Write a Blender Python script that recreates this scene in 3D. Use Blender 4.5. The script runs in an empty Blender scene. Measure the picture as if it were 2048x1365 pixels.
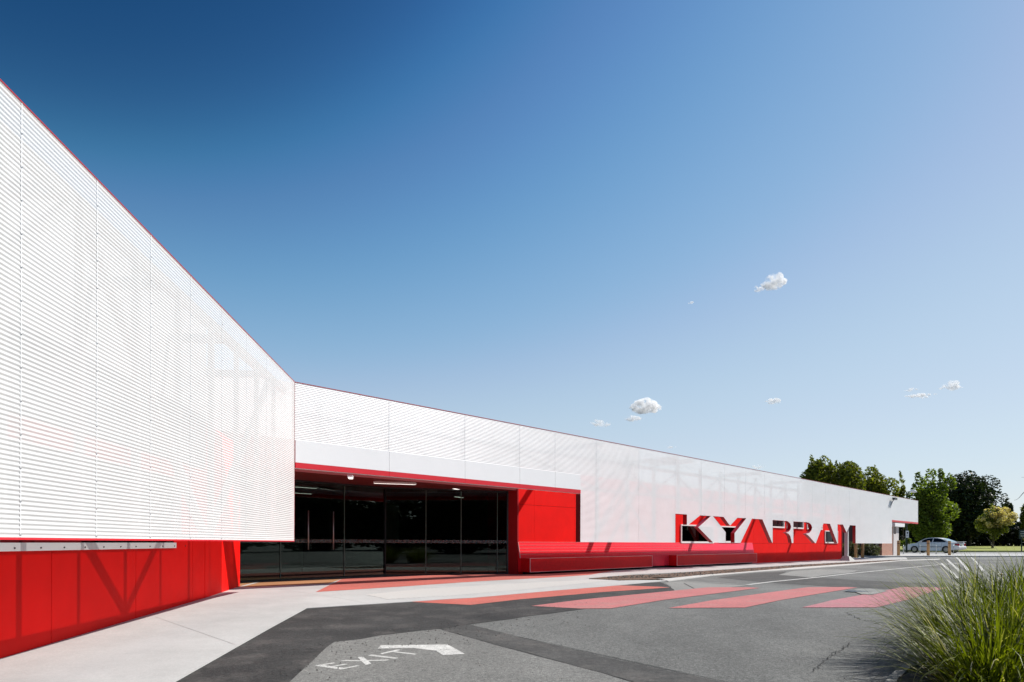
import bpy, bmesh, math, random
from mathutils import Vector, Matrix
random.seed(7)
SC = bpy.context.scene
R = math.radians
# ------------------------------------------------------------------ camera
E = 0.95            # eye height over the level forecourt
F = 1400.0          # focal length in pixels of a 2048 wide picture
ROLL = 0.0031
cd = bpy.data.cameras.new("camera")
cam = bpy.data.objects.new("camera", cd); SC.collection.objects.link(cam)
cam.location = (0, 0, E)
cam.rotation_euler = (Matrix.Rotation(math.pi/2, 3, 'X') @ Matrix.Rotation(ROLL, 3, 'Z')).to_euler()
cd.sensor_width = 36; cd.lens = F/2048*36
cd.shift_x = 0.0; cd.shift_y = (1085.8-682.5)/2048
cd.clip_start = 0.05; cd.clip_end = 8000
SC.camera = cam
# ------------------------------------------------------------------ sky, sun, exposure
SUN = Vector((0.98, 0.326, 1.0)).normalized()      # towards the sun
el = math.asin(SUN.z); az = math.atan2(SUN.x, SUN.y)
w = bpy.data.worlds.new("World"); SC.world = w; w.use_nodes = True
nt = w.node_tree; bg = nt.nodes['Background']
sky = nt.nodes.new('ShaderNodeTexSky'); sky.sky_type = 'NISHITA'; sky.sun_disc = False
sky.sun_elevation = el; sky.sun_rotation = az
sky.altitude = 100; sky.air_density = 1.0; sky.dust_density = 0.3; sky.ozone_density = 3.0
vm = nt.nodes.new('ShaderNodeVectorMath'); vm.operation = 'SCALE'; vm.inputs['Scale'].default_value = .0822
nt.links.new(sky.outputs[0], vm.inputs[0])
cv = nt.nodes.new('ShaderNodeRGBCurve'); cv.mapping.extend = 'HORIZONTAL'      # polarised-filter look of the deep blue sky
for c_, pts_ in zip(cv.mapping.curves, (((0,0),(.07,.008),(.10,.10),(.14,.25),(.20,.44),(.28,.55),(.40,.64),(1,.9)),
        ((0,0),(.12,.055),(.16,.205),(.21,.385),(.27,.51),(.35,.63),(.45,.70),(.55,.76),(1,.92)), ((0,0),(.23,.17),(.30,.455),(.36,.62),(.44,.725),(.54,.80),(.67,.86),(1,.95)))):
    c_.points[0].location = pts_[0]; c_.points[1].location = pts_[-1]
    for p_ in pts_[1:-1]: c_.points.new(*p_)
cv.mapping.update(); nt.links.new(vm.outputs[0], cv.inputs['Color'])
v2 = nt.nodes.new('ShaderNodeVectorMath'); v2.operation = 'SCALE'; v2.inputs['Scale'].default_value = 6.1
nt.links.new(cv.outputs[0], v2.inputs[0]); nt.links.new(v2.outputs[0], bg.inputs[0])
bg.inputs[1].default_value = 0.12
sl = bpy.data.lights.new("sun", 'SUN'); sl.energy = 4.6; sl.angle = R(0.5); sl.color = (1.0, 0.965, 0.91)
so = bpy.data.objects.new("sun", sl); SC.collection.objects.link(so)
so.rotation_euler = SUN.to_track_quat('Z', 'Y').to_euler()
SC.view_settings.view_transform = 'Standard'; SC.view_settings.look = 'None'
SC.view_settings.gamma = 1; SC.view_settings.exposure = 0.45
SC.render.engine = 'CYCLES'
SC.cycles.max_bounces = 8; SC.cycles.transparent_max_bounces = 16
SC.cycles.caustics_reflective = False; SC.cycles.caustics_refractive = False
# ------------------------------------------------------------------ pixel -> place
def ray(x, y):
    u = x-1024; v = 1085.8-y
    return ((u-ROLL*v)/F, (v+ROLL*u)/F)       # dx, dz per unit of depth
CREASE, SLOPE, YLOW = 11.66, 0.025, 1.5
def gz(Y):                                    # the forecourt ramps up gently, then runs level
    return SLOPE*(max(YLOW, Y)-CREASE) if Y < CREASE else 0.0
def gp(x, y, h=0.0):
    dx, dz = ray(x, y)
    Y = (h-E)/dz if dz < 0 else 1e9
    if Y < CREASE: Y = (h-E-SLOPE*CREASE)/(dz-SLOPE)
    return Vector((dx*Y, Y, gz(Y)+h))
CX, CY = -4.16, 13.37                          # outer corner where both screens meet
UB = Vector((0.673, 0.740)).normalized(); NB = Vector((-UB.y, UB.x))
UA = Vector((-0.0864, 0.9963)).normalized(); NA = Vector((-UA.y, UA.x))
def hit(fr, x, y, d=0.0):                      # pixel -> (s, z) on the plane d behind a screen
    U, N = fr
    dx, dz = ray(x, y)
    t = (d+CX*N.x+CY*N.y)/(dx*N.x+N.y)
    p = Vector((t*dx-CX, t-CY))
    return p.dot(U), E+dz*t
FB = (UB, NB); FA = (UA, NA)
def sB(x, d=0.0, y=1086): return hit(FB, x, y, d)[0]
def sA(x, d=0.0, y=1085): return hit(FA, x, y, d)[0]
# ------------------------------------------------------------------ object helpers
def empty(name, loc=(0, 0, 0), rz=0.0):
    o = bpy.data.objects.new(name, None); SC.collection.objects.link(o)
    o.location = loc; o.rotation_euler = (0, 0, rz); o.empty_display_size = 0.2
    return o
def tag(o, label=None, cat=None, group=None, kind=None):
    if label: o['label'] = label
    if cat: o['category'] = cat
    if group: o['group'] = group
    if kind: o['kind'] = kind
    return o
class MB:
    def __init__(s): s.v = []; s.f = []; s.sm = []
    def face(s, pts, smooth=False):
        n = len(s.v); s.v += [tuple(p) for p in pts]; s.f.append(tuple(range(n, n+len(pts)))); s.sm.append(smooth)
    def add(s, vs, fs, smooth=False):
        n = len(s.v); s.v += [tuple(p) for p in vs]
        for f in fs: s.f.append(tuple(n+i for i in f)); s.sm.append(smooth)
    def box(s, a, b):
        x0, y0, z0 = [min(a[i], b[i]) for i in range(3)]; x1, y1, z1 = [max(a[i], b[i]) for i in range(3)]
        s.add([(x0,y0,z0),(x1,y0,z0),(x1,y1,z0),(x0,y1,z0),(x0,y0,z1),(x1,y0,z1),(x1,y1,z1),(x0,y1,z1)],
              [(0,3,2,1),(4,5,6,7),(0,1,5,4),(1,2,6,5),(2,3,7,6),(3,0,4,7)])
    def bar(s, p, q, wx, wy, up=(0, 0, 1)):     # rectangular bar from p to q
        p, q = Vector(p), Vector(q); d = (q-p).normalized(); up = Vector(up)
        if abs(d.dot(up)) > .98: up = Vector((0, 1, 0))
        a = d.cross(up).normalized()*wx/2; b = a.cross(d).normalized()*wy/2
        vs = [p-a-b, p+a-b, p+a+b, p-a+b, q-a-b, q+a-b, q+a+b, q-a+b]
        s.add(vs, [(0,1,2,3),(7,6,5,4),(0,4,5,1),(1,5,6,2),(2,6,7,3),(3,7,4,0)])
    def tube(s, pts, rad, n=8, cap=True):
        pts = [Vector(p) for p in pts]
        if not isinstance(rad, (list, tuple)): rad = [rad]*len(pts)
        rings = []; base = len(s.v)
        for i, p in enumerate(pts):
            d = (pts[min(i+1, len(pts)-1)]-pts[max(i-1, 0)])
            d = d.normalized() if d.length > 0 else Vector((0, 0, 1))
            r = Vector((1, 0, 0)) if abs(d.x) < .8 else Vector((0, 1, 0))
            a = d.cross(r).normalized(); b = d.cross(a).normalized()
            for k in range(n):
                t = 2*math.pi*k/n
                s.v.append(tuple(p+(a*math.cos(t)+b*math.sin(t))*rad[i]))
        for i in range(len(pts)-1):
            for k in range(n):
                k2 = (k+1) % n
                s.f.append((base+i*n+k, base+i*n+k2, base+(i+1)*n+k2, base+(i+1)*n+k)); s.sm.append(True)
        if cap:
            s.f.append(tuple(base+k for k in range(n))); s.sm.append(False)
            s.f.append(tuple(base+(len(pts)-1)*n+k for k in reversed(range(n)))); s.sm.append(False)
    def build(s, name, mat, parent=None, bevel=0.0, fixn=True):
        me = bpy.data.meshes.new(name); me.from_pydata(s.v, [], s.f)
        me.polygons.foreach_set('use_smooth', s.sm)
        if fixn:
            bm = bmesh.new(); bm.from_mesh(me); bmesh.ops.recalc_face_normals(bm, faces=bm.faces)
            if bevel: bmesh.ops.bevel(bm, geom=bm.edges, offset=bevel, segments=2, affect='EDGES', profile=.5)
            bm.to_mesh(me); bm.free()
        me.materials.append(mat); me.update()
        o = bpy.data.objects.new(name, me); SC.collection.objects.link(o)
        if parent: o.parent = parent
        return o
def copy_tree(o, parent=None):
    c = o.copy(); SC.collection.objects.link(c); c.parent = parent
    for ch in list(o.children): copy_tree(ch, c)
    return c
# ------------------------------------------------------------------ materials
def newmat(name):
    m = bpy.data.materials.new(name); m.use_nodes = True
    nt = m.node_tree; b = nt.nodes['Principled BSDF']
    return m, nt, b, nt.nodes['Material Output']
def N(nt, t, **k):
    n = nt.nodes.new(t)
    for a, v in k.items():
        if a in n.inputs: n.inputs[a].default_value = v
        else: setattr(n, a, v)
    return n
def noise(nt, scale, detail=4, rough=.6, vec=None, coord='Object', stretch=None):
    tc = N(nt, 'ShaderNodeTexCoord'); out = tc.outputs[coord]
    if stretch:
        mp = N(nt, 'ShaderNodeMapping'); mp.inputs['Scale'].default_value = stretch
        nt.links.new(out, mp.inputs[0]); out = mp.outputs[0]
    n = N(nt, 'ShaderNodeTexNoise'); n.inputs['Scale'].default_value = scale
    n.inputs['Detail'].default_value = detail; n.inputs['Roughness'].default_value = rough
    nt.links.new(out, n.inputs['Vector']); return n.outputs['Fac']
def ramp(nt, src, stops):
    r = N(nt, 'ShaderNodeValToRGB'); e = r.color_ramp.elements
    while len(e) < len(stops): e.new(.5)
    for i, (p, c) in enumerate(stops):
        e[i].position = p; e[i].color = (c, c, c, 1) if not isinstance(c, tuple) else (*c, 1)
    nt.links.new(src, r.inputs[0]); return r.outputs[0]
def mul(nt, a, b, fac=1.0, mode='MULTIPLY'):
    m = N(nt, 'ShaderNodeMixRGB'); m.blend_type = mode
    for i, v in ((0, fac), (1, a), (2, b)):
        if isinstance(v, (int, float)): m.inputs[i].default_value = v
        elif isinstance(v, tuple): m.inputs[i].default_value = (*v, 1)
        else: nt.links.new(v, m.inputs[i])
    return m.outputs[0]
def paint(name, col, rough=.45, var=.08, scale=2.0, bump=0.0, bscale=60, metal=0.0, spec=.5):
    m, nt, b, o = newmat(name)
    f = noise(nt, scale, 5)
    b.inputs['Roughness'].default_value = rough; b.inputs['Metallic'].default_value = metal
    b.inputs['Specular IOR Level'].default_value = spec
    nt.links.new(mul(nt, col, ramp(nt, f, [(.25, 1-var), (.75, 1+var*.3)])), b.inputs['Base Color'])
    if bump:
        bp = N(nt, 'ShaderNodeBump'); bp.inputs['Strength'].default_value = bump; bp.inputs['Distance'].default_value = .01
        nt.links.new(noise(nt, bscale, 4), bp.inputs['Height']); nt.links.new(bp.outputs[0], b.inputs['Normal'])
    return m
def ground_mat(name, col, rough=.9, blotch=.25, bscale=.6, grain=.5, gscale=90, stretch=None, tint=None, bump=.5, wear=None, stains=0.0):
    m, nt, b, o = newmat(name)
    b.inputs['Roughness'].default_value = rough; b.inputs['Specular IOR Level'].default_value = .35
    big = ramp(nt, noise(nt, bscale, 6, .65, stretch=stretch), [(.3, 1-blotch), (.7, 1+blotch*.6)])
    fine = noise(nt, gscale, 2, .8)
    fr = ramp(nt, fine, [(.3, 1-grain), (.5, 1.0), (.72, 1+grain*.9)])
    mid = ramp(nt, noise(nt, bscale*9, 5, .7), [(.3, 1-blotch*.45), (.7, 1+blotch*.3)])
    c = mul(nt, mul(nt, mul(nt, col, big), mid), fr)
    if tint:
        c = mul(nt, c, tint, fac=ramp(nt, noise(nt, bscale*2.3, 4), [(.5, 0.0), (.7, .6)]), mode='MIX')
    sp1 = noise(nt, gscale*.33, 2, .75); c = mul(nt, c, ramp(nt, sp1, [(.32, 1-grain*.45), (.5, 1.0), (.68, 1+grain*.5)]))
    if stains: c = mul(nt, c, ramp(nt, noise(nt, .16, 5, .7, stretch=(1, .35, 1)), [(.42, 1-stains), (.56, 1.0), (.72, 1+stains*.35)]))
    if wear:
        c = mul(nt, c, (.13, .13, .122), fac=ramp(nt, noise(nt, 32, 4, .8), [(.62-wear*.14, 0.0), (.70-wear*.14, 1.0)]), mode='MIX')
    nt.links.new(c, b.inputs['Base Color'])
    bp = N(nt, 'ShaderNodeBump'); bp.inputs['Strength'].default_value = bump; bp.inputs['Distance'].default_value = .006
    nt.links.new(fine, bp.inputs['Height']); nt.links.new(bp.outputs[0], b.inputs['Normal'])
    return m
def perforated(name, col, hole, rough=.4, trl=0.0):
    m, nt, b, o = newmat(name)
    b.inputs['Roughness'].default_value = rough
    f = noise(nt, .8, 4, stretch=(1, 1, 3))
    nt.links.new(mul(nt, col, ramp(nt, f, [(.3, .94), (.7, 1.0)])), b.inputs['Base Color'])
    tr = N(nt, 'ShaderNodeBsdfTransparent'); mx = N(nt, 'ShaderNodeMixShader')
    mx.inputs[0].default_value = hole
    tl_ = N(nt, 'ShaderNodeBsdfTranslucent'); tl_.inputs[0].default_value = (.9, .9, .9, 1); m2 = N(nt, 'ShaderNodeMixShader'); m2.inputs[0].default_value = trl
    nt.links.new(b.outputs[0], m2.inputs[1]); nt.links.new(tl_.outputs[0], m2.inputs[2])
    nt.links.new(m2.outputs[0], mx.inputs[1]); nt.links.new(tr.outputs[0], mx.inputs[2]); nt.links.new(mx.outputs[0], o.inputs[0])
    return m
def tile_mat(name, c0, c1, x0, x1, size=.05, rough=.25):
    m, nt, b, o = newmat(name)
    tc = N(nt, 'ShaderNodeTexCoord'); sp = N(nt, 'ShaderNodeSeparateXYZ'); cb = N(nt, 'ShaderNodeCombineXYZ')
    nt.links.new(tc.outputs['Object'], sp.inputs[0]); nt.links.new(sp.outputs[0], cb.inputs[0])
    ad = N(nt, 'ShaderNodeMath'); ad.operation = 'ADD'
    nt.links.new(sp.outputs[1], ad.inputs[0]); nt.links.new(sp.outputs[2], ad.inputs[1]); nt.links.new(ad.outputs[0], cb.inputs[1])
    br = N(nt, 'ShaderNodeTexBrick'); br.offset = 0.0; br.squash = 1.0
    br.inputs['Scale'].default_value = 1.0; br.inputs['Brick Width'].default_value = size
    br.inputs['Row Height'].default_value = size; br.inputs['Mortar Size'].default_value = .0035
    br.inputs['Color1'].default_value = (1, 1, 1, 1); br.inputs['Color2'].default_value = (.86, .86, .86, 1)
    br.inputs['Mortar'].default_value = (1.1, 1.25, 1.25, 1)
    nt.links.new(cb.outputs[0], br.inputs['Vector'])
    mr = N(nt, 'ShaderNodeMapRange'); mr.inputs['From Min'].default_value = x0; mr.inputs['From Max'].default_value = x1
    nt.links.new(sp.outputs[0], mr.inputs['Value'])
    g = ramp(nt, mr.outputs[0], [(0.0, c0), (1.0, c1)])
    nt.links.new(mul(nt, g, br.outputs[0]), b.inputs['Base Color'])
    b.inputs['Roughness'].default_value = rough; b.inputs['Specular IOR Level'].default_value = .18
    return m
def leaf_mat(name, dark, light, trans=.35, dry=None, dryamt=.0, rough=.5):
    m, nt, b, o = newmat(name)
    ge = N(nt, 'ShaderNodeNewGeometry')
    stops = [(0.0, dark), (1.0-dryamt if dry else 1.0, light)]
    if dry: stops.append((min(1.0, 1.0-dryamt+.04), dry))
    c = ramp(nt, ge.outputs['Random Per Island'], stops)
    c = mul(nt, c, ramp(nt, noise(nt, .9, 3), [(.35, .75), (.65, 1.25)]))
    nt.links.new(c, b.inputs['Base Color']); b.inputs['Roughness'].default_value = rough
    t = N(nt, 'ShaderNodeBsdfTranslucent'); nt.links.new(mul(nt, c, (1.5, 1.6, .45)), t.inputs[0]); b.inputs['Specular IOR Level'].default_value = .25
    mx = N(nt, 'ShaderNodeMixShader'); mx.inputs[0].default_value = trans
    nt.links.new(b.outputs[0], mx.inputs[1]); nt.links.new(t.outputs[0], mx.inputs[2]); nt.links.new(mx.outputs[0], o.inputs[0])
    return m
def glass_mat(name, tint=(.35, .4, .38), boost=.03):
    m, nt, b, o = newmat(name); nt.nodes.remove(b)
    fr = N(nt, 'ShaderNodeFresnel'); fr.inputs[0].default_value = 1.52
    ad = N(nt, 'ShaderNodeMath'); ad.operation = 'ADD'; ad.inputs[1].default_value = boost; ad.use_clamp = True
    nt.links.new(fr.outputs[0], ad.inputs[0])
    g = N(nt, 'ShaderNodeBsdfGlossy'); g.inputs['Roughness'].default_value = .01; g.inputs[0].default_value = (.9, 1, .95, 1)
    t = N(nt, 'ShaderNodeBsdfTransparent'); t.inputs[0].default_value = (*tint, 1)
    mx = N(nt, 'ShaderNodeMixShader'); nt.links.new(ad.outputs[0], mx.inputs[0])
    nt.links.new(t.outputs[0], mx.inputs[1]); nt.links.new(g.outputs[0], mx.inputs[2]); nt.links.new(mx.outputs[0], o.inputs[0])
    return m
def emit(name, col, s):
    m, nt, b, o = newmat(name)
    b.inputs['Emission Color'].default_value = (*col, 1); b.inputs['Emission Strength'].default_value = s
    b.inputs['Base Color'].default_value = (*col, 1); return m
M = {}
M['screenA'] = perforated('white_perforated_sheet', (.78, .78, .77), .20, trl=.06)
M['screenB'] = perforated('white_perforated_sheet_long', (.90, .90, .895), .12, trl=.08)
M['white'] = paint('white_painted_metal', (.8, .8, .8), .4, .03)
M['steel_white'] = paint('white_painted_steel', (.5, .5, .5), .5, .08)
M['red'] = paint('red_cladding', (.80, .0042, .0025), .6, .16, 1.1, bump=.08, spec=.12)
M['red_trim'] = paint('red_metal_trim', (.62, .018, .03), .35, .05)
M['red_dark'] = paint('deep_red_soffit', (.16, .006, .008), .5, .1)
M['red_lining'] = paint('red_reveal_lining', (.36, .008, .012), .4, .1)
M['pale_wall'] = paint('pale_render', (.56, .52, .51), .8, .12, 1.0)
M['upper_grey'] = paint('grey_upper_cladding', (.20, .20, .21), .8, .1)
M['backing'] = paint('black_backing', (.012, .012, .012), .9, .1)
M['dark_frame'] = paint('black_frame_metal', (.015, .015, .016), .35, .05)
M['glass'] = glass_mat('tinted_glass', (.42, .48, .45), .0)
M['winglass'] = glass_mat('window_glass', (.10, .12, .13), .0)
M['ceil'] = paint('grey_ceiling', (.16, .14, .14), .8)
M['dark_wall'] = paint('dark_inner_wall', (.035, .03, .028), .8, .3)
M['inner_wall'] = paint('dim_brick_wall', (.20, .13, .10), .8, .35, 5)
M['glass_edge'] = paint('pale_glass_edge', (.12, .20, .17), .3)
M['dark_floor'] = paint('dark_inner_floor', (.05, .04, .04), .4, .2)
M['pale_board'] = paint('pale_green_board', (.42, .45, .38), .7, .15, 6)
M['lamp'] = emit('lamp_glow', (1, .97, .9), 1.7)
M['decal'] = perforated('frosted_band', (.45, .5, .48), .75, .6)
M['asphalt'] = ground_mat('weathered_asphalt', (.158, .158, .148), blotch=.25, bscale=.35, grain=.7, stretch=(1, .55, 1), stains=.28)
M['asphalt_lane'] = ground_mat('lighter_worn_asphalt', (.195, .192, .178), blotch=.22, bscale=.7, grain=.6, stretch=(1, .55, 1), stains=.15)
M['asphalt_new'] = ground_mat('new_dark_asphalt', (.037, .036, .034), blotch=.45, bscale=.9, grain=.8, tint=(.09, .082, .075))
M['asphalt_mid'] = ground_mat('trench_asphalt', (.066, .064, .060), blotch=.35, bscale=1.2, grain=.5, tint=(.12, .11, .10))
M['asphalt_pale'] = ground_mat('pale_worn_asphalt', (.235, .232, .215), blotch=.15, bscale=1.0, grain=.35)
M['concrete'] = ground_mat('pale_concrete', (.425, .420, .405), blotch=.12, bscale=.5, grain=.12, gscale=120, stretch=(1, 1, 1), bump=.15, tint=(.47, .465, .45))
M['kerb'] = ground_mat('kerb_concrete', (.50, .485, .455), blotch=.12, bscale=1.2, grain=.15, bump=.2)
M['coral'] = ground_mat('coral_paint', (.48, .118, .09), blotch=.16, bscale=.8, grain=.25, bump=.4, tint=(.42, .15, .12), wear=.25)
M['coral_far'] = ground_mat('faded_coral_paint', (.46, .15, .145), blotch=.14, bscale=.8, grain=.25, bump=.4, tint=(.36, .19, .17), wear=.4)
M['pink'] = ground_mat('faded_pink_paint', (.43, .165, .185), blotch=.14, bscale=.8, grain=.25, bump=.4, tint=(.34, .20, .19), wear=.5)
M['ochre'] = ground_mat('ochre_paving', (.42, .20, .09), blotch=.15, grain=.15, bump=.2)
M['linepaint'] = ground_mat('white_road_paint', (.55, .54, .51), blotch=.2, bscale=3, grain=.35, bump=.4, tint=(.40, .39, .36), wear=.42)
M['lineworn'] = ground_mat('worn_white_paint', (.36, .36, .34), blotch=.3, bscale=3, grain=.5, bump=.4, tint=(.2, .2, .19))
M['mulch'] = ground_mat('bark_mulch', (.11, .065, .04), blotch=.5, bscale=9, grain=.7, gscale=50, tint=(.28, .2, .14), bump=1.0)
M['lawn'] = ground_mat('sunlit_lawn', (.26, .29, .045), blotch=.3, bscale=.35, grain=.4, gscale=20, tint=(.24, .19, .08), stretch=(.3, 1, 1))
M['soil'] = paint('dark_soil', (.018, .014, .010), .95, .4, 6)
M['crack'] = paint('crack_dark', (.012, .012, .012), 1, .1)  # near-black ribbons for cracks and tar seams
M['stone'] = paint('loose_stone', (.12, .11, .10), .9, .6, 3)
M['tile'] = tile_mat('red_mosaic_sheen', (.85, .018, .03), (.88, .07, .13), 9, 27, rough=.4)  # pinker along its length: glancing sheen put into the tile colour
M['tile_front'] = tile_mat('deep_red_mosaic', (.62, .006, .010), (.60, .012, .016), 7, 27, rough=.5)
M['tile_trim'] = paint('pink_tile_trim', (.75, .38, .38), .35, .05)
M['brick'] = None
M['bark'] = paint('bark', (.06, .045, .035), .9, .4, 8, bump=.4, bscale=20)
M['timber'] = paint('timber_post', (.55, .33, .15), .75, .3, 12, bump=.2)
M['steel'] = paint('galvanised_steel', (.45, .46, .47), .35, .1, metal=.7)
M['green_pole'] = paint('dark_green_pole', (.008, .03, .02), .4, .1)
def brick_mat():
    m, nt, b, o = newmat('red_brick')
    tc = N(nt, 'ShaderNodeTexCoord'); sp = N(nt, 'ShaderNodeSeparateXYZ'); cb = N(nt, 'ShaderNodeCombineXYZ')
    nt.links.new(tc.outputs['Object'], sp.inputs[0]); nt.links.new(sp.outputs[0], cb.inputs[0]); nt.links.new(sp.outputs[2], cb.inputs[1])
    br = N(nt, 'ShaderNodeTexBrick'); br.inputs['Scale'].default_value = 1; br.inputs['Brick Width'].default_value = .24
    br.inputs['Row Height'].default_value = .086; br.inputs['Mortar Size'].default_value = .012
    br.inputs['Color1'].default_value = (.42, .15, .08, 1); br.inputs['Color2'].default_value = (.30, .10, .06, 1)
    br.inputs['Mortar'].default_value = (.45, .36, .3, 1); nt.links.new(cb.outputs[0], br.inputs['Vector'])
    nt.links.new(br.outputs[0], b.inputs['Base Color']); b.inputs['Roughness'].default_value = .85
    return m
M['brick'] = brick_mat()
def stripe_mat():
    m, nt, b, o = newmat('ribbed_tactile_paving')
    tc = N(nt, 'ShaderNodeTexCoord'); mp = N(nt, 'ShaderNodeMapping'); mp.inputs['Rotation'].default_value = (0, 0, R(-47.7))
    nt.links.new(tc.outputs['Object'], mp.inputs[0])
    wv = N(nt, 'ShaderNodeTexWave'); wv.bands_direction = 'X'; wv.inputs['Scale'].default_value = 3.2
    wv.inputs['Distortion'].default_value = 0
    nt.links.new(mp.outputs[0], wv.inputs['Vector'])
    c = ramp(nt, wv.outputs['Fac'], [(.0, (.30, .285, .255)), (.35, (.46, .445, .42)), (.8, (.56, .545, .52))])
    nt.links.new(c, b.inputs['Base Color']); b.inputs['Roughness'].default_value = .85
    bp = N(nt, 'ShaderNodeBump'); bp.inputs['Distance'].default_value = .01; bp.inputs['Strength'].default_value = .8
    nt.links.new(wv.outputs['Fac'], bp.inputs['Height']); nt.links.new(bp.outputs[0], b.inputs['Normal'])
    return m
M['tactile'] = stripe_mat()
# ------------------------------------------------------------------ ground
def sheet(name, pts, mat, h=.004, thick=0.0, rough=0.0, parent=None, step=.25, world=False, hfun=None):
    """pts: pixels (or world xy) of an outline lying on the ground; follows the ramp."""
    P = [Vector(p[:2]) if world else gp(*p, h if thick else 0).to_2d() for p in pts]
    if rough:
        Q = []
        for i, a in enumerate(P):
            b = P[(i+1) % len(P)]; n = max(1, int((b-a).length/step))
            for k in range(min(n, 60)):
                q = a.lerp(b, k/n)
                if k: q = q+Vector((random.gauss(0, rough), random.gauss(0, rough)))
                Q.append(q)
        P = Q
    bm = bmesh.new()
    bm.faces.new([bm.verts.new((p.x, p.y, 0)) for p in P])
    bmesh.ops.triangulate(bm, faces=bm.faces[:])
    for yy in (CREASE, YLOW):
        bmesh.ops.bisect_plane(bm, geom=bm.verts[:]+bm.edges[:]+bm.faces[:], plane_co=(0, yy, 0), plane_no=(0, 1, 0))
    for f in bm.faces:
        if f.normal.z < 0: f.normal_flip()
    if thick:
        r = bmesh.ops.extrude_face_region(bm, geom=bm.faces[:])
        top = [v for v in r['geom'] if isinstance(v, bmesh.types.BMVert)]; ts = set(top)
        for v in bm.verts: v.co.z = gz(v.co.y)+(h if v in ts else h-thick)
        bmesh.ops.recalc_face_normals(bm, faces=bm.faces)
    else:
        for v in bm.verts: v.co.z = gz(v.co.y)+h
    me = bpy.data.meshes.new(name); bm.to_mesh(me); bm.free(); me.materials.append(mat)
    o = bpy.data.objects.new(name, me); SC.collection.objects.link(o)
    if parent: o.parent = parent
    return o
g = MB(); ys = [-600, YLOW, CREASE, 1500]
for a, b in zip(ys, ys[1:]):
    g.face([(-900, a, gz(a)), (900, a, gz(a)), (900, b, gz(b)), (-900, b, gz(b))])
tag(g.build('ground', M['asphalt']), 'worn grey asphalt of the car park', kind='structure')
def struct(o, label=None): return tag(o, label, kind='structure')
# far paved bay, road and lawn
struct(sheet('pavement', [(1500,1112.5),(1760,1112.4),(2300,1112.5),(2300,1104.8),(1400,1104.8)], M['concrete'], h=.10, thick=.12), 'pale concrete strip behind the timber bollards')
struct(sheet('asphalt_bay', [(1500,1109.6),(2400,1109.2),(2400,1106.6),(1500,1106.2)], M['asphalt_pale'], h=.104))
lw = MB()
Y0, Y1 = 84.0, 112.0
for a, b, za, zb_ in ((Y0-.01, Y0, -.1, .16), (Y0, Y1, .16, .60), (Y1, 700, .60, .60)):
    lw.face([(-300, a, za), (500, a, za), (500, b, zb_), (-300, b, zb_)])
tag(lw.build('lawn', M['lawn']), 'sunny mown lawn beyond the silver car', kind='structure')
struct(sheet('road', [(1400,1116.5),(2300,1117.5),(2300,1112.8),(1400,1112.8)], M['asphalt_pale'], h=.003))
# footpath, kerb, mulch
path = [(-420,1365),(-420,1210),(300,1150),(560,1120),(1100,1108),(1500,1103),(1800,1100),(1815,1119),(1600,1129.5),(1480,1137),(1360,1144.8),(1262,1149.5),
        (1170,1157),(1262,1160.5),(1337,1161),(1278,1167),(1200,1174),(1100,1182),(941,1196),(810,1204.3),(700,1211),(613,1216.5),
        (540,1256),(430,1318),(345,1366),(250,1425),(-420,1800)]
struct(sheet('footpath', path, M['concrete'], h=.012, thick=.03), 'pale concrete footpath along the building')
struct(sheet('kerb', [(1322,1158.3),(1400,1150.5),(1480,1144.5),(1600,1134.5),(1700,1128),(1760,1124),(1812,1120.2),(1880,1118),(1880,1119.5),(1801,1122),
                      (1700,1130.5),(1600,1138),(1508,1144),(1420,1151.5),(1337,1162.3)], M['kerb'], h=.018, thick=.03), 'white concrete kerb of the mulch strip')
ml = sheet('mulch', [(1178,1157.5),(1225,1153),(1262,1150.5),(1310,1150),(1360,1146),(1420,1141.5),(1480,1138),(1600,1130),(1700,1124.5),(1760,1121.4),(1800,1119.6),
                (1760,1123.6),(1700,1127.4),(1600,1134),(1480,1144),(1400,1150),(1355,1154.5),(1300,1155),(1320,1158),(1240,1160.4),(1210,1158.5)], M['mulch'], h=.026, thick=.04, rough=.03)
tag(ml, 'brown bark mulch in a thin strip by the kerb', kind='stuff')
# patches of darker asphalt
struct(sheet('asphalt_patch', [(240,1430),(345,1366),(430,1318),(540,1256),(613,1216.6),(700,1211),(810,1204.4),(941,1196),(1100,1182),(1200,1174),(1290,1166),(1320,1165),(1337,1172),(1352,1183),(1300,1190),
        (1172,1218),(938,1250),(876,1259),(760,1272),(668,1285),(640,1308),(579,1365),(540,1400)], M['asphalt_new'], h=.004, rough=.015), 'new dark asphalt beside the footpath')
struct(sheet('asphalt_patch', [(579,1366),(640,1308),(668,1285),(760,1272),(876,1258.5),(988,1290),(1022,1299),(1200,1345.6),(1270,1368),(1300,1420),(540,1420)], M['asphalt_lane'], h=.0022, rough=.01), 'lighter worn asphalt round the painted word EXIT')
struct(sheet('asphalt_trench', [(882,1259),(938,1250),(1035,1274),(1200,1313),(1449,1366),(1560,1392),(1420,1400),(1270,1366),(1200,1345.6),(1022,1299),(988,1290)], M['asphalt_mid'], h=.0045, rough=.01), 'dark strip of trench repair')
struct(sheet('asphalt_patch', [(1438,1155.7),(1508,1147),(1575,1143.4),(1557,1150.5),(1634,1156),(1720,1161),(1801,1165.5),(1900,1168),(1900,1181),(1780,1178.5),(1660,1173.5),(1560,1167),(1510,1163)], M['asphalt_mid'], h=.0045, rough=.01), 'dark repair strip past the pale crossing')
struct(sheet('asphalt_patch', [(1557,1150.5),(1585,1143),(1640,1139),(1720,1141),(1700,1146),(1640,1152),(1626,1155.5)], M['asphalt_pale'], h=.0042, rough=.02), 'pale worn asphalt patch near the kerb')
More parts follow.
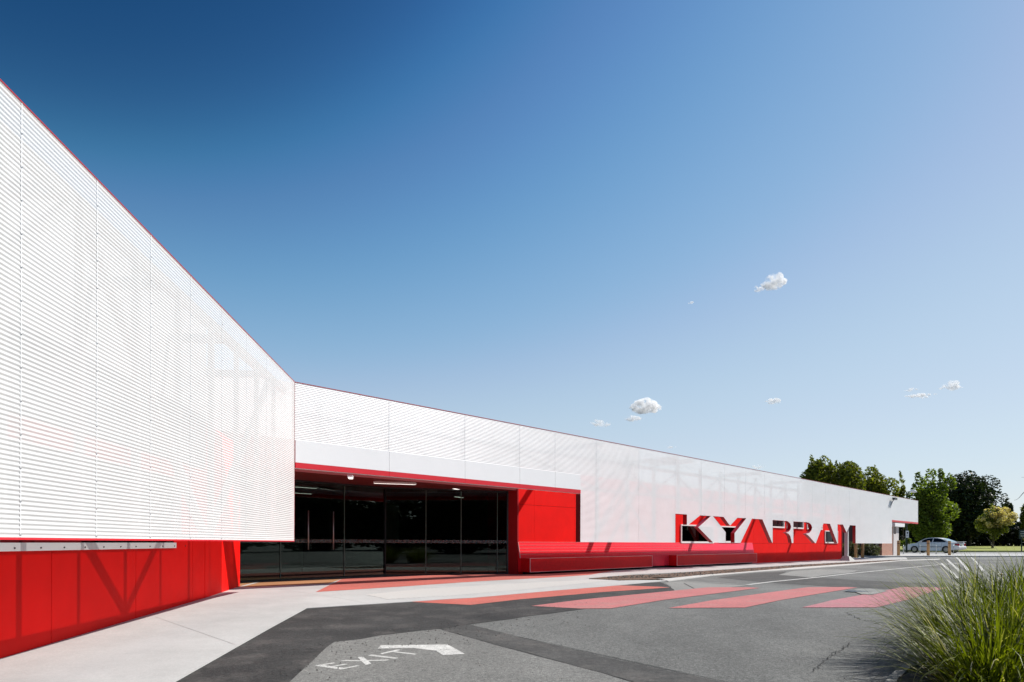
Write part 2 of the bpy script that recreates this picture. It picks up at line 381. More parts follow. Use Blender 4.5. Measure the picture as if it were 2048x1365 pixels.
struct(sheet('asphalt_patch', [(1352,1183),(1330,1166),(1362,1163),(1495,1171.5),(1440,1178),(1380,1184)], M['asphalt_pale'], h=.0041, rough=.02))
# coloured paving at the entrance
struct(sheet('entrance_paving', [(631,1186),(686,1158.5),(760,1140),(1040,1132),(1300,1130),(1180,1151),(1116,1155.6),(960,1164),(800,1175)], M['coral'], h=.0145), 'coral paving in front of the glass entrance')
struct(sheet('ochre_paving', [(470,1177),(518,1175.2),(656,1169),(687,1158.2),(740,1146),(600,1146),(470,1152)], M['ochre'], h=.0140), 'ochre paving beside the left entrance glass')
struct(sheet('threshold', [(478,1177),(480,1174.6),(516,1165),(519.5,1166.3)], M['kerb'], h=.0165), 'pale threshold line')
struct(sheet('tactile_paving', [(731,1191),(775,1201),(900,1193.5),(1041,1181.5),(1200,1165),(1235,1161.5),(1180,1161),(997,1170.5),(841,1180)], M['tactile'], h=.0143), 'ribbed white tactile paving')
# joints of the footpath
jt = MB()
def strip_px(mb, pts, wid, h):
    P = [gp(*p) for p in pts]
    for a, b in zip(P, P[1:]):
        cuts = [a, b]
        if (a.y-CREASE)*(b.y-CREASE) < 0:
            t = (CREASE-a.y)/(b.y-a.y); cuts = [a, a.lerp(b, t), b]
            cuts[1].z = 0
        for c, d in zip(cuts, cuts[1:]):
            t = (d-c).to_2d().normalized(); n = Vector((-t.y, t.x, 0))*wid/2; up = Vector((0, 0, h))
            mb.face([c-n+up, d-n+up, d+n+up, c+n+up])
for pts in (((310,1236),(470,1292)), ((560,1180),(735,1209))):
    strip_px(jt, pts, .006, .0135)
tag(jt.build('footpath_joint', ground_mat('joint_grey', (.33,.32,.30), grain=.1), fixn=False), kind='structure')
# ------------------------------------------------------------------ road markings
for pts, lab, mt in (
  ([(806,1204),(941,1211),(1100,1194.5),(1200,1185.5),(1340,1176),(1320,1174.5),(1241,1171.8),(1200,1174),(1100,1182),(941,1196)], 'coral crossing stripe touching the concrete footpath', 'coral'),
  ([(1063,1213),(1160,1218.2),(1222,1218),(1335,1200),(1519,1177),(1500,1175.6),(1419,1175.3),(1300,1187)], 'second coral crossing stripe out from the footpath', 'coral_far'),
  ([(1337,1217.2),(1489.6,1216.3),(1570,1200),(1640,1188),(1715,1176),(1690,1175),(1616,1175.2),(1450,1198)], 'faded coral stripe between the second coral stripe and the pink stripe', 'coral_far'),
  ([(1604,1216),(1753,1216),(1820,1200),(1872,1182),(1900,1176),(1805,1175),(1760,1184)], 'faded pink crossing stripe reaching the grass clump', 'pink')):
    o = sheet('crossing_stripe', pts, M[mt], h=.0062)
    tag(o, lab, 'crossing stripe', 'painted stripes of the pedestrian crossing')
def flat_px(mb, pts, h):
    P = [gp(*p) for p in pts]
    mb.face([p+Vector((0, 0, h)) for p in P])
ex = empty('exit_marking', gp(750, 1320)); 
def zx(x, y): return (620+x/6.4, 1270+y/6.4)
inv = Matrix.Translation(-ex.location)
LET = {
 'letter_E': [[(60,400),(130,385),(455,432),(425,448),(340,440)], [(105,397),(165,382),(300,360),(328,366),(160,396)], [(268,410),(320,410),(488,382),(440,378)], [(395,438),(430,446),(640,403),(600,398)]],
 'letter_X': [[(385,338),(440,328),(640,332),(640,342),(500,340)], [(640,332),(960,323),(1015,322),(985,334),(640,342)], [(608,292),(680,286),(785,374),(712,392)]],
 'letter_I': [[(742,270),(785,258),(830,262),(1140,300),(1095,310)]],
 'letter_T': [[(880,246),(1115,192),(1180,196),(925,250)], [(1035,222),(1090,216),(1370,250),(1340,258)]],
}
for k, polys in LET.items():
    mb = MB()
    for i, pl in enumerate(polys): flat_px(mb, [zx(*p) for p in pl], .0030+.0006*i)
    mb.v = [tuple(inv @ Vector(v)) for v in mb.v]
    mb.build(k, M['linepaint'], ex, fixn=False)
tag(ex, 'white painted word EXIT on the grey asphalt below the arrow', 'road marking')
ar = MB()
for i, pl in enumerate(([(905,137),(1290,134),(1310,172),(868,180)], [(1289,134),(1640,130),(1640,206),(1600,208),(1309,172)], [(1639,130),(1762,130),(1978,246),(1960,252),(1700,266),(1610,208),(1639,204)])):
    flat_px(ar, [zx(*p) for p in pl], .0034+.0006*i)
tag(ar.build('arrow_marking', M['linepaint'], fixn=False), 'broad white painted arrow above the word EXIT', 'road marking')
ln = MB(); strip_px(ln, [(1360,1162.3),(1495,1170.5)], .09, .0072)
tag(ln.build('bay_line', M['lineworn'], fixn=False), 'thin worn white line from kerb to the bend', 'painted line')
ln = MB(); strip_px(ln, [(1495,1170.5),(1545,1164.3),(1634,1155.6),(1700,1148),(1860,1131.8),(1930,1126),(2080,1122)], .12, .0076)
tag(ln.build('edge_line', M['linepaint'], fixn=False), 'long white line crossing the dark repair strip', 'painted line')
ln = MB(); strip_px(ln, [(1634,1138),(1720,1141.8)], .09, .0072); 
tag(ln.build('bay_line', M['lineworn'], fixn=False), 'short worn white line near the mulch strip', 'painted line')
for pts, lab in (([(1911,1112.8),(1925,1128),(1937,1142)], 'white bay line below the rear of the silver car'), ([(1941,1112.8),(1954,1127),(1966,1142)], 'white bay line below the sunny lawn'),
            ([(1893,1119),(1912,1136),(1925,1148)], 'white bay line crossed by the longest grass blades'), ([(1883,1127),(1900,1143),(1915,1157)], 'white bay line next to the left grass tips')):
    ln = MB(); strip_px(ln, pts, .1, .0060)
    tag(ln.build('bay_line', M['linepaint'], fixn=False), lab, 'painted line', 'slanting bay lines behind the grass')
# drain cover with pale surround
dr = empty('drain_cover', gp(1728, 1185)); inv = Matrix.Translation(-dr.location)
mb = MB(); flat_px(mb, [(1707,1184),(1712,1180.5),(1740,1179),(1765,1182),(1775,1184),(1745,1191),(1722,1190)], .014); mb.v = [tuple(inv @ Vector(v)) for v in mb.v]
mb.build('collar', M['asphalt_pale'], dr, fixn=False)
mb = MB(); flat_px(mb, [(1686,1184.3),(1700,1182),(1728,1183.6),(1745,1185),(1706,1185.6)], .0155); mb.v = [tuple(inv @ Vector(v)) for v in mb.v]
mb.build('cover', M['dark_frame'], dr, fixn=False)
tag(dr, 'dark drain cover in a pale patch between two crossing stripes', 'drain cover')
# cracks, tar seams, grit
ck = MB()
def crack(p, q, n, amp, wid):
    pts = [p]
    for i in range(1, n): 
        t = i/n; pts.append((p[0]+(q[0]-p[0])*t+random.gauss(0, amp), p[1]+(q[1]-p[1])*t+random.gauss(0, amp*.5)))
    pts.append(q); strip_px(ck, pts, wid, .006)
crack((1622,1345),(1665,1312),22,2.2,.006); crack((1665,1312),(1700,1286),18,3,.005); crack((1645,1319),(1700,1290),12,3,.004)
crack((1692,1226),(1720,1240),14,2.5,.006); crack((1720,1240),(1765,1246),14,1.5,.005)
strip_px(ck, [(1100,1288.5),(1449,1365)], .014, .0062); strip_px(ck, [(1035,1274.5),(1100,1288.5)], .012, .0062)
strip_px(ck, [(1368,1167.5),(1388,1178)], .03, .0062)
tag(ck.build('crack', M['crack'], fixn=False), kind='structure')
gr = MB()
def pebble(p, r):
    vs = [Vector((random.uniform(.6,1)*x, random.uniform(.6,1)*y, random.uniform(.4,.8)*z))*r+p for x, y, z in ((1,0,0),(-1,0,0),(0,1,0),(0,-1,0),(0,0,1),(0,0,-1))]
    gr.add(vs, [(0,2,4),(2,1,4),(1,3,4),(3,0,4),(2,0,5),(1,2,5),(3,1,5),(0,3,5)])
edge = [(579,1365),(668,1285),(876,1259),(938,1250),(1172,1218)]
for i in range(420):
    k = random.randrange(len(edge)-1); t = random.random()
    x = edge[k][0]*(1-t)+edge[k+1][0]*t+random.gauss(0, 40); y = edge[k][1]*(1-t)+edge[k+1][1]*t+random.gauss(6, 14)
    pebble(gp(x, y)+Vector((0, 0, .008)), random.uniform(.003, .011))
for i in range(260):
    pebble(gp(random.uniform(640, 1900), random.uniform(1220, 1364))+Vector((0, 0, .006)), random.uniform(.002, .007))
for i in range(700):                       # bark chips strewn over the mulch
    x = random.uniform(1215, 1780); ML = ((1215,1156.3,1.6),(1310,1152.5,3.2),(1420,1145.8,3.6),(1480,1141,2.8),(1600,1132,1.8),(1700,1126,1.3),(1790,1120.5,.6))
    k = max(j for j in range(6) if ML[j][0] <= x); t = (x-ML[k][0])/(ML[k+1][0]-ML[k][0])
    y = ML[k][1]*(1-t)+ML[k+1][1]*t+random.uniform(-1, 1)*(ML[k][2]*(1-t)+ML[k+1][2]*t)
    pebble(gp(x, y, .026)+Vector((0, 0, .004)), random.uniform(.015, .035))
tag(gr.build('gravel', M['stone']), 'loose stones and chips on the ground', kind='stuff')
# ------------------------------------------------------------------ left wing (frame A: x away along the screen, y into the building)
ZB, ZT = 0.976, 4.0
RIB = (ZT-ZB)/91.0; SEG = 6; AMP = .0035
def rows(z0, z1):
    n0 = round((z0-ZB)/RIB*SEG); n1 = round((z1-ZB)/RIB*SEG)
    return [ZB+i*RIB/SEG for i in range(n0, n1+1)]
def ribbed(mb, s0, s1, z0, z1, holes=(), AMP=.0028):
    zs = rows(z0, z1)
    yy = lambda z: -AMP*math.cos((z-ZB)/RIB*2*math.pi)
    for a, b in zip(zs, zs[1:]):
        zm = (a+b)/2; cr = []
        for H in holes:
            for i, p in enumerate(H):
                q = H[(i+1) % len(H)]
                if (p[1]-zm)*(q[1]-zm) < 0:
                    fx = lambda z: p[0]+(q[0]-p[0])*(min(max(z, min(p[1], q[1])), max(p[1], q[1]))-p[1])/(q[1]-p[1])
                    cr.append((fx(zm), fx(a), fx(b)))
        cr.sort(); L = [(s0, s0, s0)]+cr+[(s1, s1, s1)]
        for k in range(0, len(L)-1, 2):
            p, q = L[k], L[k+1]
            if q[0]-p[0] < 1e-4: continue
            mb.face([(p[1], yy(a), a), (q[1], yy(a), a), (q[2], yy(b), b), (p[2], yy(b), b)], True)
wa = empty('building', (CX, CY, 0), math.atan2(UA.y, UA.x))
tag(wa, 'left wing with ribbed white perforated screen over red panel wall', 'building')
OA = 1.10                                       # gap between screen and wall
SA0 = -11.4
mb = MB(); ribbed(mb, SA0, -.004, ZB, ZT, AMP=.0036); o = mb.build('screen', M['screenA'], wa, fixn=False)
def weld(o):
    bm = bmesh.new(); bm.from_mesh(o.data); bmesh.ops.remove_doubles(bm, verts=bm.verts, dist=1e-5); bm.to_mesh(o.data); bm.free()
weld(o)
mb = MB(); mb.box((SA0, -.006, ZT), (-.006, .05, ZT+.011)); mb.build('capping', M['red_lining'], wa)
mb = MB(); mb.box((SA0, -.006, ZB-.018), (-.006, .045, ZB-.001)); mb.build('bottom_trim', M['red_trim'], wa)
mb = MB(); mb.box((-.003, -.006, ZB-.018), (.003, .05, ZT+.019)); mb.build('end_trim', M['red_lining'], wa)
sc_ = None
for px_, st in ((40, 1), (192, 1), (300, 0), (380, 0), (443, 0)):
    s = sA(px_)
    for i in range(0, 91, 7):
        z = ZB+(i+.5)*RIB
        if sc_ is None:
            q = MB(); q.tube([(0, -.0045, 0), (0, -.009, 0)], .0045, 6); sc_ = c_ = q.build('screw', M['steel'], wa)
        else: c_ = sc_.copy(); SC.collection.objects.link(c_)
        c_.parent = wa; c_.location = (s, 0, z)
for px_ in (40, 192, 300, 380, 443, 492, 532):
    s = sA(px_); mb = MB(); mb.box((s-.004, -.0038, ZB+.002), (s+.004, -.0015, ZT-.002)); mb.build('joint_strip', M['white'], wa)
# frame behind the screen
posts = [sA(p)+0 for p in (40, 192, 300, 380, 443)]
dp = (posts[-1]-posts[0])/4
PA = [posts[0]-2*dp, posts[0]-dp]+posts+[posts[-1]+dp, posts[-1]+2*dp, posts[-1]+3*dp]
for i, s in enumerate(PA):
    if s > -.1: continue
    mb = MB(); wd = .075 if i % 2 == 0 else .05
    mb.box((s-wd/2, .105, ZB+.0), (s+wd/2, .17, ZT-.16)); mb.build('post', M['steel_white'], wa)
mb = MB(); mb.box((SA0, .018, ZB+.0), (-.02, .10, ZB+.06)); mb.build('bottom_chord', M['steel_white'], wa)
mb = MB(); mb.box((SA0, .145, ZT-.24), (-.02, .235, ZT-.12)); mb.build('top_chord', M['steel_white'], wa)
# diagonals meet the bottom chord; their shadows run across the red wall
node = sA(250, OA)+.23                            # where the V of shadows meets, shifted back to the frame
for k in (-1, 0, 1):
    n0 = node+k*6.4
    for sg in (-1, 1):
        a = Vector((n0+sg*.05, .19, ZB+.03)); b = Vector((n0+sg*3.15, .19, ZT-.2))
        if a.x > -.1: continue
        if b.x > -.08:
            t = (-.08-a.x)/(b.x-a.x); b = a.lerp(b, t)
        mb = MB(); mb.bar(a, b, .09, .075); mb.build('brace', M['steel_white'], wa)
# red wall panels
def wallpanels(parent, s0, s1, d, z0, z1, joints, hz, mat, gap=.008, holes=None):
    """cladding sheets butted with open joints over a black backing"""
    xs = [s0]+sorted(joints)+[s1]; zs = [z0]+hz+[z1]
    for a, b in zip(xs, xs[1:]):
        for p, q in zip(zs, zs[1:]):
            A0, A1, P0, P1 = a+gap/2, b-gap/2, p+(gap/2 if p != z0 else 0), q-gap/2
            rects = [(A0, A1, P0, P1)]
            for (h0, h1, k0, k1) in (holes or []):
                nr = []
                for (x0, x1, y0, y1) in rects:
                    if h1 <= x0 or h0 >= x1 or k1 <= y0 or k0 >= y1: nr.append((x0, x1, y0, y1)); continue
                    if x0 < h0: nr.append((x0, h0, y0, y1))
                    if h1 < x1: nr.append((h1, x1, y0, y1))
                    xa, xb = max(x0, h0), min(x1, h1)
                    if y0 < k0: nr.append((xa, xb, y0, k0))
                    if k1 < y1: nr.append((xa, xb, k1, y1))
                rects = nr
            if not rects: continue
            mb = MB()
            for (x0, x1, y0, y1) in rects: mb.box((x0, d, y0), (x1, d+.012, y1))
            mb.build('wall_panel', mat, parent)
aw1 = sA(410, OA, 1198)
js = [sA(p, OA) for p in (103, 272, 385)]
dj = js[1]-js[0]
js = [js[0]-dj, js[0]-2*dj]+js
zs_ = .856; se = sA(348, OA)
wallpanels(wa, SA0, aw1, OA, -.30, 2.15, [j for j in js if j > SA0], [1.0], M['red'], holes=[(SA0, se, zs_, 1.9)])
mb = MB(); mb.box((SA0, OA+.02, -.3), (aw1, OA+.06, .84)); mb.box((se+.01, OA+.02, .84), (aw1, OA+.06, 2.14)); mb.build('wall_backing', M['backing'], wa)
wn = MB(); wn.box((SA0, OA-.035, zs_), (se, OA+.10, .935)); sill = wn.build('window', M['white'], wa)
sill['label'] = 'white metal sill under the dark window band'
b2 = MB(); b2.box((SA0, OA+.11, .93), (se, OA+.13, 1.95)); b2.build('pane', M['winglass'], sill)
b2 = MB(); b2.box((SA0, OA+.30, .5), (se+.02, OA+.34, 2.1)); b2.build('blind', M['dark_wall'], sill)
x = sA(0, OA); sr = None
for i in range(0, 11):
    if sr is None:
        q = MB(); q.tube([(0, -.034, 0), (0, -.044, 0)], .008, 6); sr = c_ = q.build('rivet', M['dark_frame'], sill)
    else: c_ = sr.copy(); SC.collection.objects.link(c_)
    c_.parent = sill; c_.location = (x+.15+i*.42, OA, .885)
mb = MB(); mb.box((SA0, OA-.01, 2.16), (aw1-.02, OA+6, 4.5)); mb.build('upper_wall', M['upper_grey'], wa)
# outrigger beams over the gap
for s in PA[1::2]:
    if s < -.3:
        mb = MB(); mb.box((s-.05, .236, ZT-.16), (s+.05, OA+.3, ZT-.05)); mb.build('outrigger', M['steel_white'], wa)
# angled wall at the entrance side
pa = gp(410, 1198).to_2d(); pb = Vector((-5.75, 14.8))
wl = Matrix.Rotation(-math.atan2(UA.y, UA.x), 2)
def toA(p): q = wl @ (Vector(p)-Vector((CX, CY))); return q
qa, qb = toA(pa), toA(pb)
def slab(mb, p, q, th, z0, z1):                  # vertical slab from p to q, thickness to the left of p->q
    p, q = Vector(p), Vector(q); n = Vector((-(q-p).y, (q-p).x)).normalized()*th
    a, b, c, d = p, q, q+n, p+n
    mb.add([(a.x,a.y,z0),(b.x,b.y,z0),(c.x,c.y,z0),(d.x,d.y,z0),(a.x,a.y,z1),(b.x,b.y,z1),(c.x,c.y,z1),(d.x,d.y,z1)],
           [(0,3,2,1),(4,5,6,7),(0,1,5,4),(1,2,6,5),(2,3,7,6),(3,0,4,7)])
dirq = (qb-qa).normalized(); Lq = (qb-qa).length
for a, b in ((.004, Lq*.52), (Lq*.52+.01, Lq)):
    mb = MB(); slab(mb, qa+dirq*a, qa+dirq*b, .05, -.05, 2.96); mb.build('wall_panel', M['red'], wa)
# ------------------------------------------------------------------ long wing (frame B: x along the screen, y into the building)
wb = empty('building', (CX, CY, 0), math.atan2(UB.y, UB.x))
tag(wb, 'long wing with white perforated screen, cut-out name letters and glazed entrance', 'building')
SE0 = sB(1160.5); SE1 = sB(1784, 0, 1087); SE2 = sB(1836, 0, 1040); ZF = 2.90
Lt = {
 'K': [(1350.7,1028.1),(1373.7,1029.7),(1373.7,1050),(1377.6,1049.6),(1400.5,1031.1),(1421,1033),(1396.2,1055),(1426.4,1086),(1350.7,1086)],
 'Y': [(1426.4,1033),(1447,1034.4),(1460,1052),(1474.6,1036.4),(1492.5,1037),(1469,1066.6),(1469,1086),(1451.4,1086),(1451.4,1064.7)],
 'A': [(1481.1,1086),(1504,1037.8),(1524.6,1039.3),(1544.4,1086)],
 'B': [(1545.3,1086),(1545.3,1040.3),(1571,1042.2),(1576,1043.5),(1580,1047),(1582,1053),(1581,1059),(1577.5,1063.5),(1571.5,1065.6),(1577,1068),(1580.5,1073),(1582,1079),(1583.4,1086)],
 'R': [(1586.8,1086),(1586.8,1043.2),(1613,1044.8),(1618.5,1046.3),(1622.5,1050),(1624.2,1056),(1622.5,1061.5),(1618.5,1066),(1611.5,1068.3),(1616.5,1071.5),(1630.4,1086)],
 'A2': [(1631.8,1086),(1641.8,1060.3),(1647.2,1047.1),(1659.9,1048.1),(1674.4,1086)],
 'M': [(1675.2,1086),(1675.2,1049.1),(1685.8,1049.6),(1693.1,1065.7),(1699.9,1051),(1711.2,1051.5),(1711.2,1086)]}
HO = []
for k, pl in Lt.items():
    H = []
    for (x, y) in pl:
        s, z = hit(FB, x, y)
        if y >= 1085.9: z = ZB
        H.append((s, z))
    HO.append(H)
mb = MB(); ribbed(mb, .004, SE0, ZF, ZT); weld(mb.build('screen', M['screenB'], wb, fixn=False))
mb = MB(); ribbed(mb, SE0, SE1, ZB, ZT, [[(p[0], p[1] if p[1] > ZB+.001 else ZB-.01) for p in H] for H in HO]); weld(mb.build('screen', M['screenB'], wb, fixn=False))
mb = MB(); ribbed(mb, SE1, SE2, 2.47, ZT); weld(mb.build('screen', M['screenB'], wb, fixn=False))
# lining of each letter: a folded red band set behind the sheet
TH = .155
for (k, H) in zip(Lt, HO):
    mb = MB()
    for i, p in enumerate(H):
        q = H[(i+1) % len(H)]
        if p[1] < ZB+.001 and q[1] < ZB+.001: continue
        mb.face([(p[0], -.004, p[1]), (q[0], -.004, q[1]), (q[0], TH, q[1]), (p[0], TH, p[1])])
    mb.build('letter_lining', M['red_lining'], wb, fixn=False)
# fascia over the entrance
fj = [sB(p) for p in (777.6, 929.3, 1038.8, 1109.6)]
xs = [.014]+fj+[SE0]
mb = MB()
for a, b in zip(xs, xs[1:]): mb.box((a+.004, -.008, 2.473), (b-.004, .06, ZF+.0))
mb.build('fascia', M['white'], wb)
mb = MB()
for a, b in zip(xs, xs[1:]): mb.box((a+.003, -.012, 2.366), (b-.003, .06, 2.47))
mb.build('fascia_trim', M['red_trim'], wb)
mb = MB(); mb.box((.014, .0, 2.358), (SE0-.002, .07, 2.364)); mb.build('drip_edge', M['white'], wb)
mb = MB(); mb.box((.014, -.008, ZT), (SE2, .006, ZT+.012)); mb.build('capping', M['red_lining'], wb)
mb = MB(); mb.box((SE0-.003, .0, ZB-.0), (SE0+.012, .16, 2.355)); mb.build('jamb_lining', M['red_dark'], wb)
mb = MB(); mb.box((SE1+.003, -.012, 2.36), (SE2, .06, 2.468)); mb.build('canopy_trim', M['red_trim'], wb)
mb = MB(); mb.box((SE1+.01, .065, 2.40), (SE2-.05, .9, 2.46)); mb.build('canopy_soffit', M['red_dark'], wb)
mb = MB(); mb.box((SE2-.02, .045, 2.47), (SE2, .9, ZT-.03)); mb.build('canopy_end', M['red_lining'], wb)
# frame behind the long screen
seams = [sB(p) for p in (777.6, 929.3, 1038.8, 1109.6, 1192, 1235, 1277.6, 1316, 1350, 1387)]
WB = 1.79
for s in seams[:3]+[sB(p) for p in (1109.6, 1192, 1277.6, 1350)]+[sB(1350)+i*1.9 for i in range(1, 12)]:
    if s > SE1: continue
    z0 = ZF+.004 if s < SE0 else (ZB+.002 if s < sB(1350.4) or s > sB(1712) else 2.0)
    mb = MB(); mb.box((s-.005, -.0030, z0), (s+.005, -.0015, ZT-.002)); mb.build('joint_strip', M['white'], wb)
SR1 = sB(1683, WB, 1110)
top = []
x = fj[2]
PB = [sB(640), sB(700)]+fj[:2]+[fj[2]]
step_ = 1.62
x = SE0+.9
while x < SE2: PB.append(x); x += step_
for s in PB:
    z0 = (ZF-.42) if s < SE0 else (ZB+.03 if s < SE1 else 2.5)
    # posts stop above a letter opening instead of crossing it
    for H in HO:
        xs_ = [p[0] for p in H]
        if min(xs_)-.05 < s < max(xs_)+.05: z0 = max(z0, 2.05)
    mb = MB(); mb.box((s-.03, .02, z0), (s+.03, .12, ZT-.32)); mb.build('post', M['steel_white'], wb)
mb = MB(); mb.box((.05, .13, ZT-.62), (SE2-.1, .21, ZT-.52)); mb.build('top_chord', M['steel_white'], wb)
mb = MB(); mb.box((.05, .13, 2.50), (SE2-.1, .21, 2.58)); mb.build('middle_chord', M['steel_white'], wb)
for i, (a, b) in enumerate(zip(PB, PB[1:])):
    if b-a > .5 and b < SE2:
        mb = MB()
        if i % 2: mb.bar((a+.04, .17, 2.62), (b-.04, .17, ZT-.64), .05, .05)
        else: mb.bar((a+.04, .17, ZT-.64), (b-.04, .17, 2.62), .05, .05)
        mb.build('brace', M['steel_white'], wb)
for i, (a, b) in enumerate(zip(PB, PB[1:])):       # lower braces behind the full-height sheets
    if a > SE0 and b < sB(1345):
        mb = MB(); mb.bar(((a+.04), .17, ZB+.1), (b-.04, .17, 2.46), .05, .05) if i % 2 else mb.bar((a+.04, .17, 2.46), (b-.04, .17, ZB+.1), .05, .05)
        mb.build('brace', M['steel_white'], wb)
# outriggers whose slanting shadows cross the red wall: s found from each shadow at eye level
ZO = ZT-.10
for px_, yy in ((1048, 1000), (1182, 1086), (1218, 1086), (1382, 1086), (1491, 1086), (1582, 1086), (1654, 1086)):
    s, z = hit(FB, px_, yy, WB)
    s0 = s+(ZO-z)*.9
    mb = MB(); mb.box((s0-.07, .03, ZO-.07), (s0+.07, WB+.015, ZO+.07)); mb.build('outrigger', M['steel_white'], wb)
# rear wall of the screen porch
SW0 = sB(1036.5, WB); 
wins = []   # (s0,s1,z0,z1)
def wrect(x0, x1, y0, y1, px0=None):
    xm = (x0+x1)/2
    return (sB(x0, WB), sB(x1, WB), hit(FB, xm, y1, WB)[1], hit(FB, xm, y0, WB)[1])
a = hit(FB, 1360.5, 1086.4, WB); b = hit(FB, 1362, 1049, WB)
wins.append((a[0], sB(1426, WB), a[1]-.01, b[1]))
a = hit(FB, 1437, 1086, WB); b = hit(FB, 1446, 1052.3, WB); wins.append((a[0], sB(1479, WB), a[1], b[1]))
a = hit(FB, 1560, 1056.6, WB); wins.append((sB(1533, WB), sB(1567.6, WB), a[1], a[1]+.75))
wins.append((sB(1573, WB), sB(1605.8, WB), a[1], a[1]+.75)); wins.append((sB(1613, WB), sB(1643.6, WB), a[1], a[1]+.75))
a = hit(FB, 1660, 1087, WB); b = hit(FB, 1652, 1061.5, WB); wins.append((sB(1649, WB), sB(1674.5, WB), a[1], b[1]))
jn = [sB(p, WB) for p in (1068.3, 1149, 1507, 1553.5, 1610, 1632.5, 1675.5)]
k0 = jn[1]; jn += [k0+i*(jn[2]-k0)/6 for i in range(1, 6)]
zj = hit(FB, 1560, 1087.4, WB)[1]
wallpanels(wb, SW0, SR1, WB, .0, 3.2, jn, [zj, hit(FB, 1100, 1013, WB)[1]], M['red'], holes=wins)
mb = MB()
xs = [SW0]
def backing_rects():
    rects = [(SW0, SR1, 0.0, 3.2)]
    for (h0, h1, k0, k1) in wins:
        nr = []
        for (x0, x1, y0, y1) in rects:
            if h1 <= x0 or h0 >= x1 or k1 <= y0 or k0 >= y1: nr.append((x0, x1, y0, y1)); continue
            if x0 < h0: nr.append((x0, h0, y0, y1))
            if h1 < x1: nr.append((h1, x1, y0, y1))
            xa, xb = max(x0, h0), min(x1, h1)
            if y0 < k0: nr.append((xa, xb, y0, k0))
            if k1 < y1: nr.append((xa, xb, k1, y1))
        rects = nr
    return rects
for (x0, x1, y0, y1) in backing_rects(): mb.box((x0, WB+.02, y0), (x1, WB+.05, y1))
mb.build('wall_backing', M['backing'], wb)
for (s0, s1, z0, z1) in wins:
    t = .055; f = MB()
    for a, b in (((s0, z0), (s0+t, z1)), ((s1-t, z0), (s1, z1)), ((s0+t, z0), (s1-t, z0+t*1.4)), ((s0+t, z1-t), (s1-t, z1))):
        f.box((a[0], WB-.05, a[1]), (b[0], WB+.07, b[1]))
    fo = f.build('window', M['white'], wb)
    p = MB(); p.box((s0+t, WB+.03, z0+t*1.4), (s1-t, WB+.042, z1-t)); p.build('pane', M['winglass'], fo)
    p = MB(); p.box((s0-.1, WB+.6, z0-.1), (s1+.1, WB+.64, z1+.1)); p.build('blind', M['dark_wall'], fo)
# upper block over the entrance and roofs
SU1 = sB(1278, WB)
mb = MB(); mb.box((-2.0, WB+.02, 3.2), (SU1, WB+7, 4.44)); mb.build('upper_wall', M['pale_wall'], wb)
mb = MB(); mb.box((SU1+.01, WB+.02, 3.2), (SR1, WB+7, 3.26)); mb.build('roof', M['pale_wall'], wb)
mb = MB(); mb.box((SW0-.06, WB-.02, 0), (SW0-.005, 3.0, 2.95)); mb.build('wall_panel', M['red_lining'], wb)
mb = MB(); mb.box((SR1+.002, WB-.02, 0), (SR1+.06, WB+6, 3.2)); mb.build('wall_panel', M['red_lining'], wb)
# entrance recess
def toB(p):
    q = Matrix.Rotation(-math.atan2(UB.y, UB.x), 2) @ (Vector(p)-Vector((CX, CY))); return q
g0, g1, g2, g3 = toB((-7.6, 14.8)), toB((-3.56, 19.6)), toB((.06, 21.1)), toB((.06, 21.1))
ZG = 2.50
sp = [toB((-5.3, 13.6)), (SW0-.06, WB-.0), (SW0-.06, 2.95), tuple(g1+Vector((0, .6))), tuple(g0+Vector((0, .6)))]
sof = MB()
P = [Vector((-1.2, WB)), Vector((SW0-.062, WB)), Vector((SW0-.062, 3.4)), Vector((g1.x, g1.y+.2)), Vector((g0.x-.6, g0.y+.2))]
n = len(P); vs = [(p.x, p.y, ZG) for p in P]+[(p.x, p.y, 3.19) for p in P]
sof.add(vs, [tuple(range(n)), tuple(range(2*n-1, n-1, -1))]+[(i, (i+1) % n, n+(i+1) % n, n+i) for i in range(n)])
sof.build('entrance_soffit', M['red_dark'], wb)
def gl_panel(p, q, mull):
    p, q = Vector(p), Vector(q); g = MB(); slab(g, p, q, .012, .03, ZG-.02)
    go = g.build('entrance_glazing', M['glass'], wb)
    d = (q-p).normalized(); L = (q-p).length; fr = MB()
    fr.bar((p.x, p.y, .02), (q.x, q.y, .02), .04, .04); fr.bar((p.x, p.y, ZG-.02), (q.x, q.y, ZG-.02), .04, .035)
    for t in (0, 1):
        m_ = p+d*L*t; fr.bar((m_.x, m_.y, .06), (m_.x, m_.y, ZG-.06), .05, .06)
    fr.build('frame', M['dark_frame'], go)
    for t in mull:
        m_ = p+d*L*t; je = MB(); je.bar((m_.x, m_.y-.01, .06), (m_.x, m_.y-.01, ZG-.06), .012, .02); je.build('glass_joint', M['glass_edge'], go)
    n_ = Vector((d.y, -d.x))*.006; bd = MB(); 
    bd.face([(p.x+n_.x, p.y+n_.y, .93), (q.x+n_.x, q.y+n_.y, .93), (q.x+n_.x, q.y+n_.y, 1.02), (p.x+n_.x, p.y+n_.y, 1.02)])
    bd.build('frosted_band', M['decal'], go, fixn=False)
    dt = MB(); k = int(L/.14); n2 = n_*1.4
    for i in range(k):
        c = p+d*(i+.5)*.14+n2
        dt.face([(c.x+d.x*.03*math.cos(a), c.y+d.y*.03*math.cos(a), .975+.028*math.sin(a)) for a in [j*math.pi/4 for j in range(8)]])
    dt.build('band_dot', M['dark_frame'], go, fixn=False)
    return go
gA = gl_panel(g0, g1, (.25, .48, .78)); gA['label'] = 'dark left glazing set deeper in the entrance'
